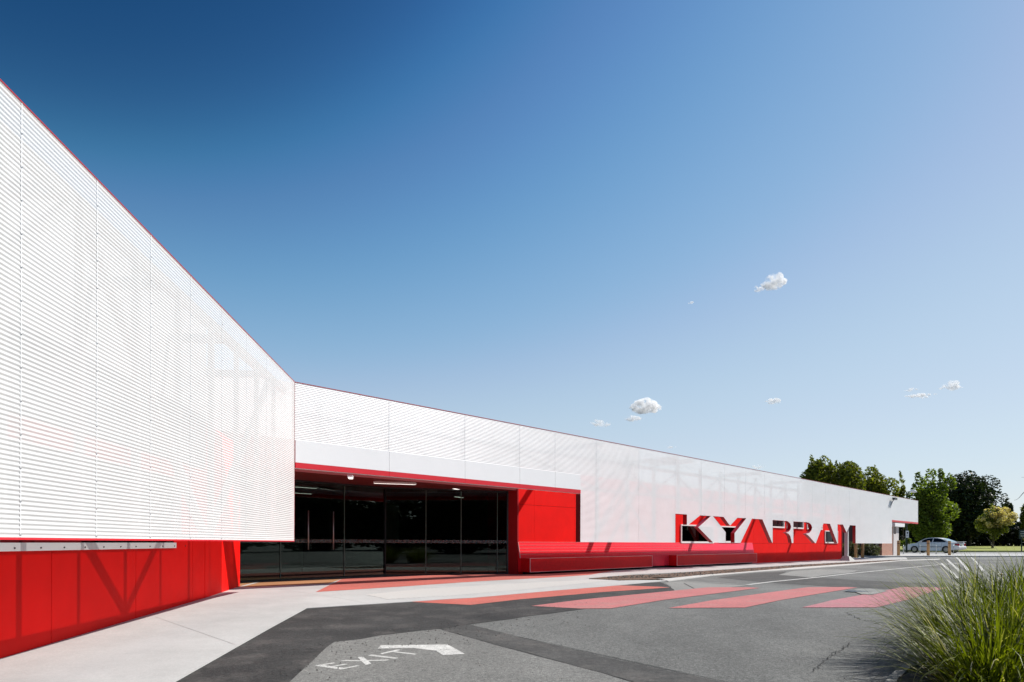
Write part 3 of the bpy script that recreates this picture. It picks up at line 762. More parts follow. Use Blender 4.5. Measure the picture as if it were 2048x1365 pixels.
gB = gl_panel(g1, g2, (.3, .57, .86)); gB['label'] = 'reflective right glazing turned toward the car park'
mb = MB(); slab(mb, g2+Vector((.05, -.05)), Vector((SW0-.07, 2.2)), .05, 0, ZG); mb.build('entrance_return', M['dark_frame'], wb)
# foyer seen through the glass
mb = MB(); mb.box((-7, 3.3, .005), (SW0-.07, 11, .02)); mb.build('foyer_floor', M['dark_floor'], wb)
mb = MB(); mb.box((-7, 10.9, .02), (SW0+6, 11, 2.9)); mb.box((SW0+3.2, 3.0, .02), (SW0+3.3, 10.9, 2.9)); mb.box((-7.1, 3.3, .0), (-7, 11, 2.9)); mb.build('foyer_wall', M['inner_wall'], wb)
mb = MB(); mb.box((-7, 4.0, 2.56), (SW0+3.2, 10.9, 2.6)); mb.build('foyer_ceiling', M['ceil'], wb)
q = toB(((783-1024)/1400*21.4, 21.4))
mb = MB(); mb.box((q.x-.28, q.y, .95), (q.x+.28, q.y+.05, 2.1)); tag(mb.build('pale_panel', M['pale_board'], None), 'pale green panel behind the entrance glass', 'board')  # plain pale green panel just behind the glass
nb = bpy.data.objects['pale_panel']; nb.location = wb.location; nb.rotation_euler = wb.rotation_euler
def ceiling_lamp(x, y, L, wd, dz, lab, turn=0.0):
    dx, dzr = ray(x, y); t = (dz-E)/dzr
    r = empty('ceiling_light', (dx*t, t, dz), turn)
    b = MB(); b.box((-L/2, -wd/2, 0), (L/2, wd/2, .05)); b.build('housing', M['white'], r)
    b = MB(); b.box((-L/2+.015, -wd/2+.015, -.004), (L/2-.015, wd/2-.015, -.001)); b.build('diffuser', M['lamp'], r)
    tag(r, lab, 'ceiling light', 'lights under the entrance ceiling'); return r
ceiling_lamp(701, 956.5, .5, .12, ZG-.052, 'short square light in the deep red soffit', R(100))
ceiling_lamp(790, 968.5, 1.1, .05, ZG-.054, 'long thin light strip above the glass corner', R(20))
ceiling_lamp(576, 971, .35, .12, 2.545, 'small light behind the left glass, next to the white screen edge', R(47))
ceiling_lamp(915, 979, .5, .12, 2.50, 'foyer light right of the hanging box', R(67))
ceiling_lamp(918, 995, .6, .12, 2.50, 'lower foyer light right of the hanging box', R(67))
for k_, (dd_, ss_) in enumerate(((4.6, 1.5), (5.6, 3.4), (6.6, 1.2), (7.8, 4.6))):  # added glowing tubes that brighten the otherwise unlit foyer
    p_ = Vector((CX, CY))+UB*ss_+NB*dd_
    r = empty('ceiling_light', (p_.x, p_.y, 2.49), math.atan2(UB.y, UB.x)); b = MB(); b.box((-.6, -.05, 0), (.6, .05, .05)); b.build('housing', M['white'], r)
    b = MB(); b.box((-.58, -.035, -.004), (.58, .035, -.001)); b.build('diffuser', M['lamp'], r)
    tag(r, ('nearest added fill tube deep in the foyer', 'second added fill tube deep in the foyer', 'third added fill tube deep in the foyer', 'last added fill tube at the back of the foyer')[k_], 'ceiling light', 'lights under the entrance ceiling')
for hx in (.30, .42):
    p_ = g0.lerp(g1, hx+.30); h_ = MB(); h_.tube([(p_.x, p_.y-.06, .75), (p_.x, p_.y-.06, 1.75)], .016, 8); h_.build('door_handle', M['steel'], gA)
ct_ = MB(); ct_.box((1.0, 7.0, .02), (4.4, 7.6, 1.05)); ct_.box((.95, 6.95, 1.05), (4.45, 7.65, 1.10)); cto = ct_.build('reception_counter', M['pale_board'], None)
cto.location = wb.location; cto.rotation_euler = wb.rotation_euler; tag(cto, 'pale counter deep inside the glazed entrance', 'counter')
dx, dzr = ray(862, 978); t = 21.2
hb = MB(); hb.box((-.17, -.17, -.11), (.17, .17, .09)); hb.tube([(0, 0, .09), (0, 0, .3)], .02, 6)
o = hb.build('hanging_speaker', M['pale_wall'], None, bevel=0); o.location = (dx*t, t, E+dzr*t)
tag(o, 'grey box hanging under the foyer ceiling', 'speaker')
# undercroft behind the letter M
mb = MB(); mb.box((SR1+.07, WB+.1, 2.42), (SR1+2.2, 5, 2.5)); mb.build('undercroft_soffit', M['red_dark'], wb)
mb = MB(); mb.box((SR1+.07, 8.6, .0), (SE1-5, 8.9, 2.42)); mb.build('undercroft_wall', M['dark_wall'], wb)
# columns
c0 = hit(FB, 1693.4, 1080, .25)[0]
mb = MB(); mb.box((c0-.09, .17, .1), (c0+.09, .35, 2.0)); mb.build('column', M['steel_white'], wb)
mb = MB(); mb.add([(c0-.3,.0,.0),(c0+.75,.0,.0),(c0+.75,.55,.0),(c0-.3,.55,.0),(c0-.12,.1,.26),(c0+.14,.1,.26),(c0+.14,.42,.26),(c0-.12,.42,.26)],
   [(0,3,2,1),(4,5,6,7),(0,1,5,4),(1,2,6,5),(2,3,7,6),(3,0,4,7)]); mb.build('column_footing', M['kerb'], wb)
mb = MB(); mb.box((SE1-.12, .17, 0), (SE1-.03, .28, ZB)); 
# ------------------------------------------------------------------ bench (same frame as the long wing)
bn = empty('tiled_bench', (CX, CY, 0), math.atan2(UB.y, UB.x))
tag(bn, 'long red mosaic bench with leaning back and two floating seat blocks', 'bench')
DBF, DBB, DBT = 1.32, 1.68, 1.765
bx0 = sB(1060.4, DBF); bxe = sB(1507.5, 1.7, 1108)
zs0, zb0, zt0 = .49, .085, .965
def prism(mb, prof, x0, x1):                    # prof: (y,z) loop
    n = len(prof); vs = [(x0, y, z) for y, z in prof]+[(x1, y, z) for y, z in prof]
    mb.add(vs, [tuple(range(n)), tuple(range(2*n-1, n-1, -1))]+[(i, (i+1) % n, n+(i+1) % n, n+i) for i in range(n)])
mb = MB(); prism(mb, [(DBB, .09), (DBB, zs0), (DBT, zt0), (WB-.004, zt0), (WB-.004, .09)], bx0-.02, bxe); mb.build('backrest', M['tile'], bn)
mb = MB()
for (a, b) in ((bx0-.035, bx0-.02),):
    prism(mb, [(DBB-.008, zs0), (DBT-.008, zt0+.006), (DBT+.02, zt0+.006), (DBB+.02, zs0)], a, b)
mb.box((bx0-.02, DBT-.006, zt0+.001), (bxe, DBT+.014, zt0+.008)); mb.build('back_trim', M['tile_trim'], bn)
mb = MB()
for k in range(1, 5):
    f = k/5.2; y = DBB+(DBT-DBB)*(1-f); z = zs0+(zt0-zs0)*(1-f)
    mb.box((bx0-.018, y-.007, z), (bx0+11.5, y+.01, z+.006))
mb.build('back_groove', M['tile_trim'], bn)
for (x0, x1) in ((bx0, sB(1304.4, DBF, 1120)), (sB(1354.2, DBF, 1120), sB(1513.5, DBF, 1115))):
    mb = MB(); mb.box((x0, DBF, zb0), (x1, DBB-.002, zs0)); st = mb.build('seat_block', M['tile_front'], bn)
    tr = MB(); e = .012
    tr.box((x0-.004, DBF-.005, zs0-.006), (x1+.004, DBF+e, zs0+.006)); tr.box((x0-.004, DBF-.005, zb0-.002), (x1+.004, DBF+e, zb0+.010))
    tr.box((x0-.006, DBF-.006, zb0+.011), (x0+e, DBF+e, zs0-.007)); tr.box((x1-e, DBF-.006, zb0+.011), (x1+.006, DBF+e, zs0-.007))
    tr.build('edge_trim', M['tile_trim'], st)
    pl = MB(); pl.box((x0+.3, DBF+.3, .02), (x1-.3, DBB-.01, zb0-.001)); pl.build('plinth', M['backing'], st)
mb = MB(); mb.box((bx0+.2, DBB+.05, .0), (bxe-.1, WB-.005, .089)); mb.build('plinth', M['backing'], bn)
# ------------------------------------------------------------------ things on the far side
# brick building
def atY(px_, Y, h=0.0, y=None): dx, _ = ray(px_, 1088); return Vector((dx*Y, Y, h))
bb = empty('brick_building', atY(1785.5, 53), math.atan2(UB.y, UB.x))
tag(bb, 'small red brick building with pale corner behind the screen end', 'building')
mb = MB(); mb.box((-2.9, 0, .0), (0, 5, 2.5)); mb.build('brick_wall', M['brick'], bb)
mb = MB(); mb.box((-3.9, .15, .0), (-2.91, 5, 2.4)); mb.build('door', M['dark_frame'], bb)
mb = MB(); mb.box((.005, -.05, .0), (1.5, 5, 1.70)); mb.box((.005, -.05, 1.70), (.14, 5, 2.25)); mb.box((.75, -.049, 1.70), (1.5, 5, 2.25)); mb.build('corner_wall', M['pale_wall'], bb)
mb = MB(); mb.box((.145, .1, 1.701), (.745, .13, 2.249)); mb.build('window', M['winglass'], bb)
mb = MB(); mb.box((-.6, -.3, 2.26), (2.2, 5, 2.72)); mb.build('lintel', M['white'], bb)
# timber bollards
def bollard():
    r = empty('bollard'); m_ = MB(); m_.tube([(0,0,-.05),(0,0,1.04),(0,0,1.075),(0,0,1.09)], [.10,.10,.094,.07], 14)
    m_.build('timber_post', M['timber'], r)
    b_ = MB(); b_.tube([(0,0,.86),(0,0,.90)], .102, 14); b_.build('groove', M['dark_frame'], r); return r
b0 = None
for i, (px_, py_, h, lab) in enumerate(((1711.5,1116.4,0,'timber bollard touching the grey bush, left one of two'), (1725,1116.2,0,'timber bollard right of its twin under the white screen'),
        (1797,1111.6,.1,'timber bollard at the pale corner of the brick building'), (1856.5,1111.7,.1,'timber bollard in front of the silver car door'), (1899,1110.9,.1,'timber bollard in front of the car rear wheel'))):
    o = b0 = bollard() if i == 0 else copy_tree(b0)
    p = gp(px_, py_, h); o.location = p; o.rotation_euler.z = i*1.3
    tag(o, lab, 'bollard', 'timber bollards at the road edge')
# bike hoops
h0 = None
for i, (px_, lab) in enumerate(((1807,'thin steel hoop beside the lamp pole'), (1840,'thin steel hoop before the front of the silver car'), (1872.5,'thin steel hoop before the silver car rear door'), (1907,'thin steel hoop right of the last timber bollard'))):
    if h0 is None:
        m_ = MB(); pts = [(-.35,0,0),(-.35,0,.6)]+[(-.35+.15*(1-math.cos(a)),0,.6+.15*math.sin(a)) for a in (R(30),R(60),R(90))]+[(.35-.15*(1-math.cos(a)),0,.6+.15*math.sin(a)) for a in (R(90),R(60),R(30))]+[(.35,0,.6),(.35,0,0)]
        m_.tube(pts, .022, 6); h0 = o = m_.build('bike_hoop', M['steel'])
    else:
        o = h0.copy(); SC.collection.objects.link(o)
    o.location = gp(px_, 1108.6, .1); o.rotation_euler.z = R(58); tag(o, lab, 'bike hoop', 'steel bike hoops by the parked car')
# red and white marker post with hydrant
hy = empty('fire_hydrant', gp(1751.5, 1114.2)); tag(hy, 'red hydrant post with white top marks beside a slim grey post', 'hydrant')
m_ = MB(); m_.tube([(0,0,0),(0,0,.12),(0,0,.14),(0,0,.8),(0,0,.86),(0,0,.98),(0,0,1.0)], [.13,.13,.085,.085,.12,.12,.05], 12); m_.build('body', paint('hydrant_red', (.6,.015,.012), .4), hy)
m_ = MB(); m_.tube([(-.15,0,.7),(.15,0,.7)], .06, 8); m_.tube([(-.12,0,.35),(.12,0,.35)], .05, 8); m_.build('outlet', M['red_trim'], hy)
m_ = MB(); m_.box((-.33,-.05,0),(-.2,.05,1.0)); m_.build('marker_post', M['steel'], hy)
m_ = MB()
for z in (.25, .5, .75): m_.box((-.34,-.055,z),(-.19,-.051,z+.1))
m_.build('marker_stripe', M['red_trim'], hy)
# street lamp carrying a small sign
lp = empty('street_lamp', gp(1813, 1106, .1)); 
Yl = lp.location.y; zl = E+ray(1822, 987)[1]*Yl
m_ = MB(); m_.tube([(0,0,0),(0,0,zl-.3),(0,0,zl)], [.09,.06,.05], 8); m_.tube([(0,0,zl),(.25,-.1,zl+.08),(.45,-.2,zl+.05)], .03, 6); m_.build('pole', M['green_pole'], lp)
m_ = MB(); m_.tube([(.25,-.1,zl+.08),(.4,-.18,zl+.1),(.62,-.3,zl+.06),(.75,-.36,zl+.0)], [.05,.14,.15,.04], 8); m_.build('lamp_head', M['white'], lp)
zs1 = E+ray(1813.5, 1071)[1]*Yl
m_ = MB(); m_.box((-.13,-.12,zs1-.33),(.15,-.10,zs1+.33)); m_.build('sign_plate', M['white'], lp)
m_ = MB(); m_.box((-.06,-.124,zs1+.05),(.08,-.121,zs1+.22)); m_.box((-.08,-.124,zs1-.1),(.1,-.121,zs1-.06)); m_.box((-.08,-.124,zs1-.2),(.06,-.121,zs1-.16)); m_.build('sign_text', M['dark_frame'], lp)
tag(lp, 'dark green street lamp with white head and small white sign plate', 'street lamp')
# floodlight on the screen
s, z = hit(FB, 1789, 999, -.16)
fl = empty('floodlight', (CX, CY, 0), math.atan2(UB.y, UB.x)); tag(fl, 'small black floodlight on a curved arm by the screen end', 'floodlight')
m_ = MB(); m_.box((s-.30, -.26, z-.04), (s+.25, -.10, z+.10)); m_.build('head', M['dark_frame'], fl)
m_ = MB(); sj = sB(1782.5, -.02, 1010); zj2 = hit(FB, 1782.5, 1012, -.02)[1]
m_.tube([(sj, -.0, zj2), (sj+.03, -.1, zj2+.3), (sj+.2, -.14, z-.02), (s-.2, -.17, z+.02)], .02, 6); m_.build('arm', M['dark_frame'], fl)
# green park sign at the far right
sg = empty('park_sign', Vector((ray(2044,1088)[0]*80, 80, .1))); tag(sg, 'dark green sign board with pale lines on a post at the lawn', 'sign')
m_ = MB(); m_.box((-.35,-.03,1.45),(1.4,.03,2.5)); m_.build('board', M['green_pole'], sg)
m_ = MB()
for z_, x1_ in ((2.25, 1.0), (2.0, .8), (1.75, 1.1)): m_.box((-.2,-.036,z_),(x1_,-.032,z_+.1))
m_.build('board_text', M['pale_board'], sg)
m_ = MB(); m_.box((-.05,.035,0),(.05,.1,2.4)); m_.box((1.1,.035,0),(1.2,.1,2.4)); m_.build('post', M['green_pole'], sg)
# ------------------------------------------------------------------ parked car (x forward, y left, z up)
car = empty('parked_car'); 
cp = paint('silver_car_paint', (.70, .70, .70), .3, .03, metal=.15); ct = paint('tyre_rubber', (.015, .015, .015), .8); cr = paint('alloy_rim', (.4, .4, .42), .3, metal=.8)
cg = glass_mat('car_glass', (.05, .055, .06), .0)
def arch(cx, r, n=9): return [(cx+r*math.cos(math.pi*k/(n-1)), .31+r*math.sin(math.pi*k/(n-1))) for k in range(n)]
prof = [(-2.40,.34),(-2.46,.50),(-2.44,.62),(-2.38,.66),(-2.36,.93),(-2.20,1.0),(-1.75,1.01),(-1.2,.99),(0,.97),(1.0,.95),(1.35,.92),(1.9,.83),(2.25,.72),(2.42,.58),(2.46,.42),(2.38,.24)]
lower = [(1.42+.37,.22)]+[(a,b) for a,b in arch(1.42,.37)]+[(1.42-.37,.2),(-1.41+.37,.2)]+arch(-1.41,.37)+[(-1.41-.37,.24)]
P2 = prof+lower
def yscale(x, z):
    t = abs(x)/2.46; a = 1-.16*max(0, (t-.72)/.28)**2
    return a*(1-.10*max(0, (z-.62)/.4))
mb = MB(); lay = [(-.92,.965),(-.90,.99),(-.6,1.0),(0,1.008),(.6,1.0),(.90,.99),(.92,.965)]
rings = []
cxm, czm = 0, .58
for (y, sc2) in lay:
    rings.append([(cxm+(x-cxm)*(1-(1-sc2)*.35), y*yscale(x, z), czm+(z-czm)*sc2) for x, z in P2])
n = len(P2); vs = [v for r in rings for v in r]
fs = [(k*n+i, k*n+(i+1) % n, (k+1)*n+(i+1) % n, (k+1)*n+i) for k in range(len(lay)-1) for i in range(n)]
mb.add(vs, fs, True); mb.add(rings[0], [tuple(range(n))]); mb.add(rings[-1], [tuple(reversed(range(n)))])
ob = mb.build('body', cp, car)
bm = bmesh.new(); bm.from_mesh(ob.data); bmesh.ops.triangulate(bm, faces=[f for f in bm.faces if len(f.verts) > 4]); bm.to_mesh(ob.data); bm.free()
gp_ = [(-1.78,1.0),(-1.35,1.19),(-.95,1.34),(-.55,1.42),(-.1,1.45),(.3,1.42),(.62,1.33),(1.0,1.12),(1.28,.94)]
def cab(mb, pr, hw, k=.42):
    vs = []; n = len(pr)
    for sg in (-1, 1): vs += [(x, sg*(hw-k*(z-.95)), z) for x, z in pr]
    mb.add(vs, [tuple(range(n)), tuple(range(2*n-1, n-1, -1))]+[(i, (i+1) % n, n+(i+1) % n, n+i) for i in range(n)], False)
mb = MB(); cab(mb, gp_, .80); mb.build('roof', cp, car)
mb = MB()
for sg in (-1, 1):
    for pr in ([(-1.42,1.03),(-1.15,1.19),(-.85,1.31),(-.55,1.365),(-.25,1.385),(-.22,1.03)], [(-.13,1.03),(-.16,1.385),(.25,1.36),(.55,1.28),(.93,1.07),(.97,1.02)]):
        mb.face([(x, sg*(.80-.42*(z-.95)+.006), z) for x, z in pr])
mb.build('side_window', cg, car, fixn=False)
mb = MB()
mb.face([(-1.70,y,1.045) for y in (-.62,.62)]+[(-1.0,y,1.335) for y in (.52,-.52)]); mb.face([(1.23,y,.985) for y in (-.66,.66)]+[(.66,y,1.325) for y in (.54,-.54)])
for v in range(len(mb.v)): x,y,z = mb.v[v]; mb.v[v] = (x+(-.012 if x < 0 else .012), y, z+.012)
mb.build('windscreen', cg, car, fixn=False)
for wx in (1.42, -1.41):
    for sg in (-1, 1):
        t = MB(); y0, y1 = sg*.70, sg*.915
        prw = [(.30,y0),(.325,y0+sg*.03),(.325,y1-sg*.03),(.30,y1),(.215,y1)]
        nn = 22; vs = [(wx+r*math.cos(2*math.pi*k/nn), y, .325+r*math.sin(2*math.pi*k/nn)) for r, y in prw for k in range(nn)]
        t.add(vs, [(j*nn+k, j*nn+(k+1) % nn, (j+1)*nn+(k+1) % nn, (j+1)*nn+k) for j in range(4) for k in range(nn)], True)
        to = t.build('wheel', ct, car)
        r_ = MB(); yy = y1-sg*.02
        for k in range(10):
            a = 2*math.pi*k/10; b = a+.32
            r_.face([(wx+.04*math.cos(a), yy, .325+.04*math.sin(a)), (wx+.21*math.cos(a), yy, .325+.21*math.sin(a)), (wx+.21*math.cos(b), yy, .325+.21*math.sin(b)), (wx+.04*math.cos(b), yy, .325+.04*math.sin(b))])
        r_.tube([(wx, yy-sg*.01, .325), (wx, yy+sg*.01, .325)], .055, 10)
        r_.build('rim', cr, to, fixn=False)
mb = MB(); mb.box((-1.0,.905,.55),(1.0,.93,.60)); mb.box((-1.0,-.93,.55),(1.0,-.905,.60)); mb.build('side_moulding', paint('grey_plastic', (.07,.075,.08), .6), car)
mb = MB(); mb.box((-2.47,-.74,1.045),(-2.16,.74,1.07)); mb.box((-2.35,-.62,.98),(-2.25,-.55,1.046)); mb.box((-2.35,.55,.98),(-2.25,.62,1.046)); mb.build('spoiler', cp, car, bevel=.008)
tl = paint('tail_light_red', (.25, .01, .02), .2)
for sg in (-1, 1):
    mb = MB(); mb.add([(-2.405, sg*.48, .68),(-2.405, sg*.78, .68),(-2.385, sg*.78, .9),(-2.385, sg*.48, .88)], [(0,1,2,3)]); mb.add([(-2.405, sg*.78, .68),(-2.12, sg*.895, .74),(-2.16, sg*.885, .88),(-2.385, sg*.78, .9)], [(0,1,2,3)])
    mb.build('tail_light', tl, car, fixn=False)
    mb = MB(); mb.add([(2.36, sg*.45, .56),(2.33, sg*.76, .56),(2.2, sg*.78, .70),(2.3, sg*.45, .68)], [(0,1,2,3)]); mb.build('headlight', paint('lamp_clear', (.6,.62,.65), .15), car, fixn=False)
    mb = MB(); mb.box((.72, sg*.86, .98), (.86, sg*1.02, 1.1)); mb.build('mirror', cp, car, bevel=.02)
mb = MB(); mb.box((-2.43,-.22,.72),(-2.40,.22,.84)); mb.build('number_plate', M['pale_board'], car)
mb = MB(); mb.box((-2.49,-.78,.40),(-2.30,.78,.62)); mb.build('bumper', cp, car, bevel=.05)
dl = MB()
for x in (-.18, 1.02, -1.05): dl.box((x, .915, .45), (x+.012, .921, .98))
for x in (-.35, .68-.3): dl.box((x-.12, .905, .84), (x+.02, .93, .87))
dl.build('door_seam', paint('seam_dark', (.1,.1,.11), .5), car)
YC = 66.5; hd = math.atan2(.82, -.57)
cl = Vector((ray(1859.5, 1100)[0]*YC, YC)); side = Vector((-math.sin(hd), math.cos(hd)))
cc = cl-side*.92; car.location = (cc.x, cc.y, .106); car.rotation_euler.z = hd
tag(car, 'silver sedan with rear spoiler parked behind the timber bollards', 'car')
# ------------------------------------------------------------------ trees
def rnd_sphere():
    while True:
        v = Vector((random.uniform(-1,1), random.uniform(-1,1), random.uniform(-1,1)))
        if .05 < v.length < 1: return v
def leafcloud(mb, lobes, nleaf, size, tip=False):
    for _ in range(nleaf):
        L = random.choices(lobes, weights=[l[1].x*l[1].z for l in lobes])[0]
        v = rnd_sphere(); r = v.length; v = v/r*(r**.45)
        if v.z < -.5 and random.random() < .4: v.z *= -.3
        p = L[0]+Vector((v.x*L[1].x, v.y*L[1].y, v.z*L[1].z))
        a = Vector((random.gauss(0,1), random.gauss(0,1), random.gauss(0,.6))).normalized(); b = a.cross(Vector((random.gauss(0,1), random.gauss(0,1), random.gauss(0,1)))).normalized()
        s = size*random.uniform(.6, 1.35)
        mb.face([p-a*s, p-b*s*.45, p+a*s, p+b*s*.45])
def lobes_for(cx, cz, wx, wz, n, seed, spread=.62, lr=.34):
    rr = random.Random(seed); L = []
    for i in range(n):
        while True:
            x, y, z = rr.uniform(-1,1), rr.uniform(-1,1), rr.uniform(-1,1)
            if x*x+y*y+z*z < 1: break
        rad = lr*rr.uniform(.6, 1.25)
        L.append((Vector((cx+x*wx*spread*1.15, y*wx*spread, cz+z*wz*spread*1.15)), Vector((wx*rad, wx*rad, wz*rad*.8))))
    return L
def tree(name, lab, px_, Y, ybase_z, w_px, top_y, bot_y, mat, seed, nleaf=6000, leaf=.2, nl=26, group=None, cat='tree', spikes=0, trunk=True, lr=.34):
    random.seed(seed)
    k = Y/F; X = ray(px_, 1088)[0]*Y
    zt = E+ray(px_, top_y)[1]*Y; zb_ = E+ray(px_, bot_y)[1]*Y
    wx = w_px*k/2/1.0; cz = (zt+zb_)/2-ybase_z; wz = (zt-zb_)/2
    r = empty(name, (X, Y, ybase_z)); L = lobes_for(0, cz, wx, wz, nl, seed, lr=lr)
    if spikes:
        rr = random.Random(seed+5)
        for i in range(spikes):
            a = rr.uniform(0, 6.28); q = rr.uniform(.2, .8)
            L.append((Vector((math.cos(a)*wx*q, math.sin(a)*wx*q, cz+wz*math.sqrt(1-q*q)*rr.uniform(.85, 1.08))), Vector((wx*.09, wx*.09, wz*.17))))
    if trunk:
        t = MB(); h = cz
        t.tube([(0,0,-.2),(.03*wx,0,h*.35),(-.04*wx,.02,h*.7),(0,0,h*1.25)], [wx*.05+.05, wx*.04+.03, wx*.03+.02, .03], 8)
        for l in L[::2]:
            z0 = h*random.uniform(.45, .95); m = Vector((l[0].x*.45, l[0].y*.45, z0+(l[0].z-z0)*.6))
            t.tube([(0,0,z0), m, l[0]], [wx*.03+.02, wx*.02+.012, .012], 5, cap=False)
        t.build('trunk', M['bark'], r)
    c = MB(); leafcloud(c, L, nleaf, leaf); c.build('crown', mat, r, fixn=False)
    tag(r, lab, cat, group); return r
lm_mid = leaf_mat('leaf_mid_green', (.06, .08, .012), (.21, .22, .032), .42)
lm_yel = leaf_mat('leaf_yellow_green', (.06, .09, .012), (.20, .26, .035), .45)
lm_dark = leaf_mat('leaf_dark_green', (.008, .014, .006), (.028, .045, .016), .2)
lm_cream = leaf_mat('leaf_cream_tips', (.34, .28, .16), (.72, .60, .44), .4)
lm_olv = leaf_mat('leaf_yellow_olive', (.04, .06, .012), (.20, .22, .04), .35)
lm_olive = leaf_mat('leaf_grey_olive', (.05, .055, .03), (.14, .145, .09), .25)
lm_deep = leaf_mat('leaf_deep_green', (.006, .010, .005), (.018, .028, .012), .15)  # very dark green leaves for the hedges
G1 = 'trees behind the long wing'
tree('tree', 'olive green tree over the roof, furthest from the car, with a jagged top', 1643, 95, 0, 82, 912, 1060, lm_mid, 11, 16000, .22, 60, G1, spikes=2, lr=.36)
tree('tree', 'olive green tree over the roof between its two neighbours', 1697, 92, 0, 78, 918, 1060, lm_mid, 12, 16000, .22, 60, G1, spikes=2, lr=.36)
tree('tree', 'olive green tree over the roof beside the spindly treetop', 1752, 94, 0, 92, 928, 1075, lm_mid, 13, 17000, .22, 60, G1, spikes=2, lr=.36)
tree('spindly_tree', 'thin spindly treetop rising behind the screen end', 1806, 96, 0, 30, 950, 1070, lm_mid, 14, 1500, .2, 14, None, spikes=3, lr=.3)
tree('tree', 'bright green leafy tree beside the end of the white screen', 1857, 88, .2, 116, 946, 1096, lm_yel, 15, 15000, .2, 54, None, spikes=8, lr=.28)
tree('tree', 'big dark evergreen tree behind the silver car', 1938, 116, .6, 138, 930, 1100, lm_dark, 16, 22000, .26, 90, None, spikes=0, lr=.30)
crm = tree('tree', 'small tree with cream tipped leaves on the lawn', 1985, 100, .5, 70, 1012, 1086, lm_olv, 17, 4000, .15, 24, None, spikes=5, lr=.3)
random.seed(170); tp = MB(); Lc = lobes_for(.35, 0, 2.7, 2.6, 90, 171, spread=.75, lr=.15); kk = [Vector((l[0].x, l[0].y, l[0].z)) for l in Lc]
Lc = [(Vector((l[0].x, l[0].y-.25, 3.75+l[0].z*.8+.25*l[0].x)), l[1]) for l in Lc if l[0].z > -1.2-.5*l[0].x]+[(Vector((1.6, -.2, 5.3)), Vector((.3, .3, .5))), (Vector((.1, 0, 5.6)), Vector((.3, .3, .4)))]
leafcloud(tp, Lc, 5200, .13); tp.build('cream_leaves', lm_cream, crm, fixn=False)
tree('tree', 'round dark tree behind the cream tipped tree', 2016, 124, .6, 42, 996, 1094, lm_dark, 18, 5000, .26, 18, None)
tree('tree', 'dark green tree above the park sign', 2062, 118, .6, 50, 1004, 1092, lm_mid, 19, 4000, .24, 16, None, spikes=3)
G2 = 'dark hedge trees along the back of the lawn'
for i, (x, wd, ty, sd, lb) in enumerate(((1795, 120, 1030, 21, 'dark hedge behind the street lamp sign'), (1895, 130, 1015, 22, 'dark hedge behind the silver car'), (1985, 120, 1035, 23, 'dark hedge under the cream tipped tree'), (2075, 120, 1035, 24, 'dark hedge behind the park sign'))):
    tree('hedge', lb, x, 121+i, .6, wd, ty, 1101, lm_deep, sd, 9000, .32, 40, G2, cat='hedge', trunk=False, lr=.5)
# bushes
tree('bush', 'grey olive bush seen through the letter M', 1697, 47.5, 0, 46, 1085, 1121, lm_olive, 31, 2600, .07, 20, 'olive bushes under the screen', cat='bush', lr=.5)
tree('bush', 'grey olive bush between the timber bollards and hydrant', 1738, 50, 0, 44, 1084, 1118, lm_olive, 32, 2600, .07, 20, 'olive bushes under the screen', cat='bush', lr=.5)
tree('bush', 'loose green bush left of the silver car bonnet', 1815, 74, .1, 34, 1074, 1106, lm_yel, 33, 1500, .1, 14, None, cat='bush')
# trees across the car park, mirrored in the entrance glass
random.seed(40)
src = None
ORD = ['first','second','third','fourth','fifth','sixth','seventh','eighth','ninth','tenth','eleventh','twelfth','thirteenth','fourteenth','fifteenth','sixteenth','seventeenth','eighteenth','nineteenth','twentieth']
ROW = [(100, 92), (97, 80), (93, 70), (90, 61), (86, 52), (78, 44), (72, 36), (67, 28), (62, 20), (58, 12), (54, 4), (50, -4), (46, -11), (41, -17), (36, -22), (30, -27), (24, -31), (17, -34), (9, -36), (0, -38)]
for i, (x, y) in enumerate(ROW):
    if src is None:
        r = src = tree('shade_tree', 'x', 1024, 94, 0, 140, 960, 1092, lm_dark, 41, 9000, .3, 40)
    else: r = copy_tree(src)
    k = random.uniform(.85, 1.15)
    r.location = (x, y, -1.3); r.scale = (k*1.5, k*1.5, k*random.uniform(.9, 1.15)); r.rotation_euler.z = i*1.1
    tag(r, ORD[i]+' dark tree of the row across the car park, counted from the park sign', 'tree', 'trees across the car park')
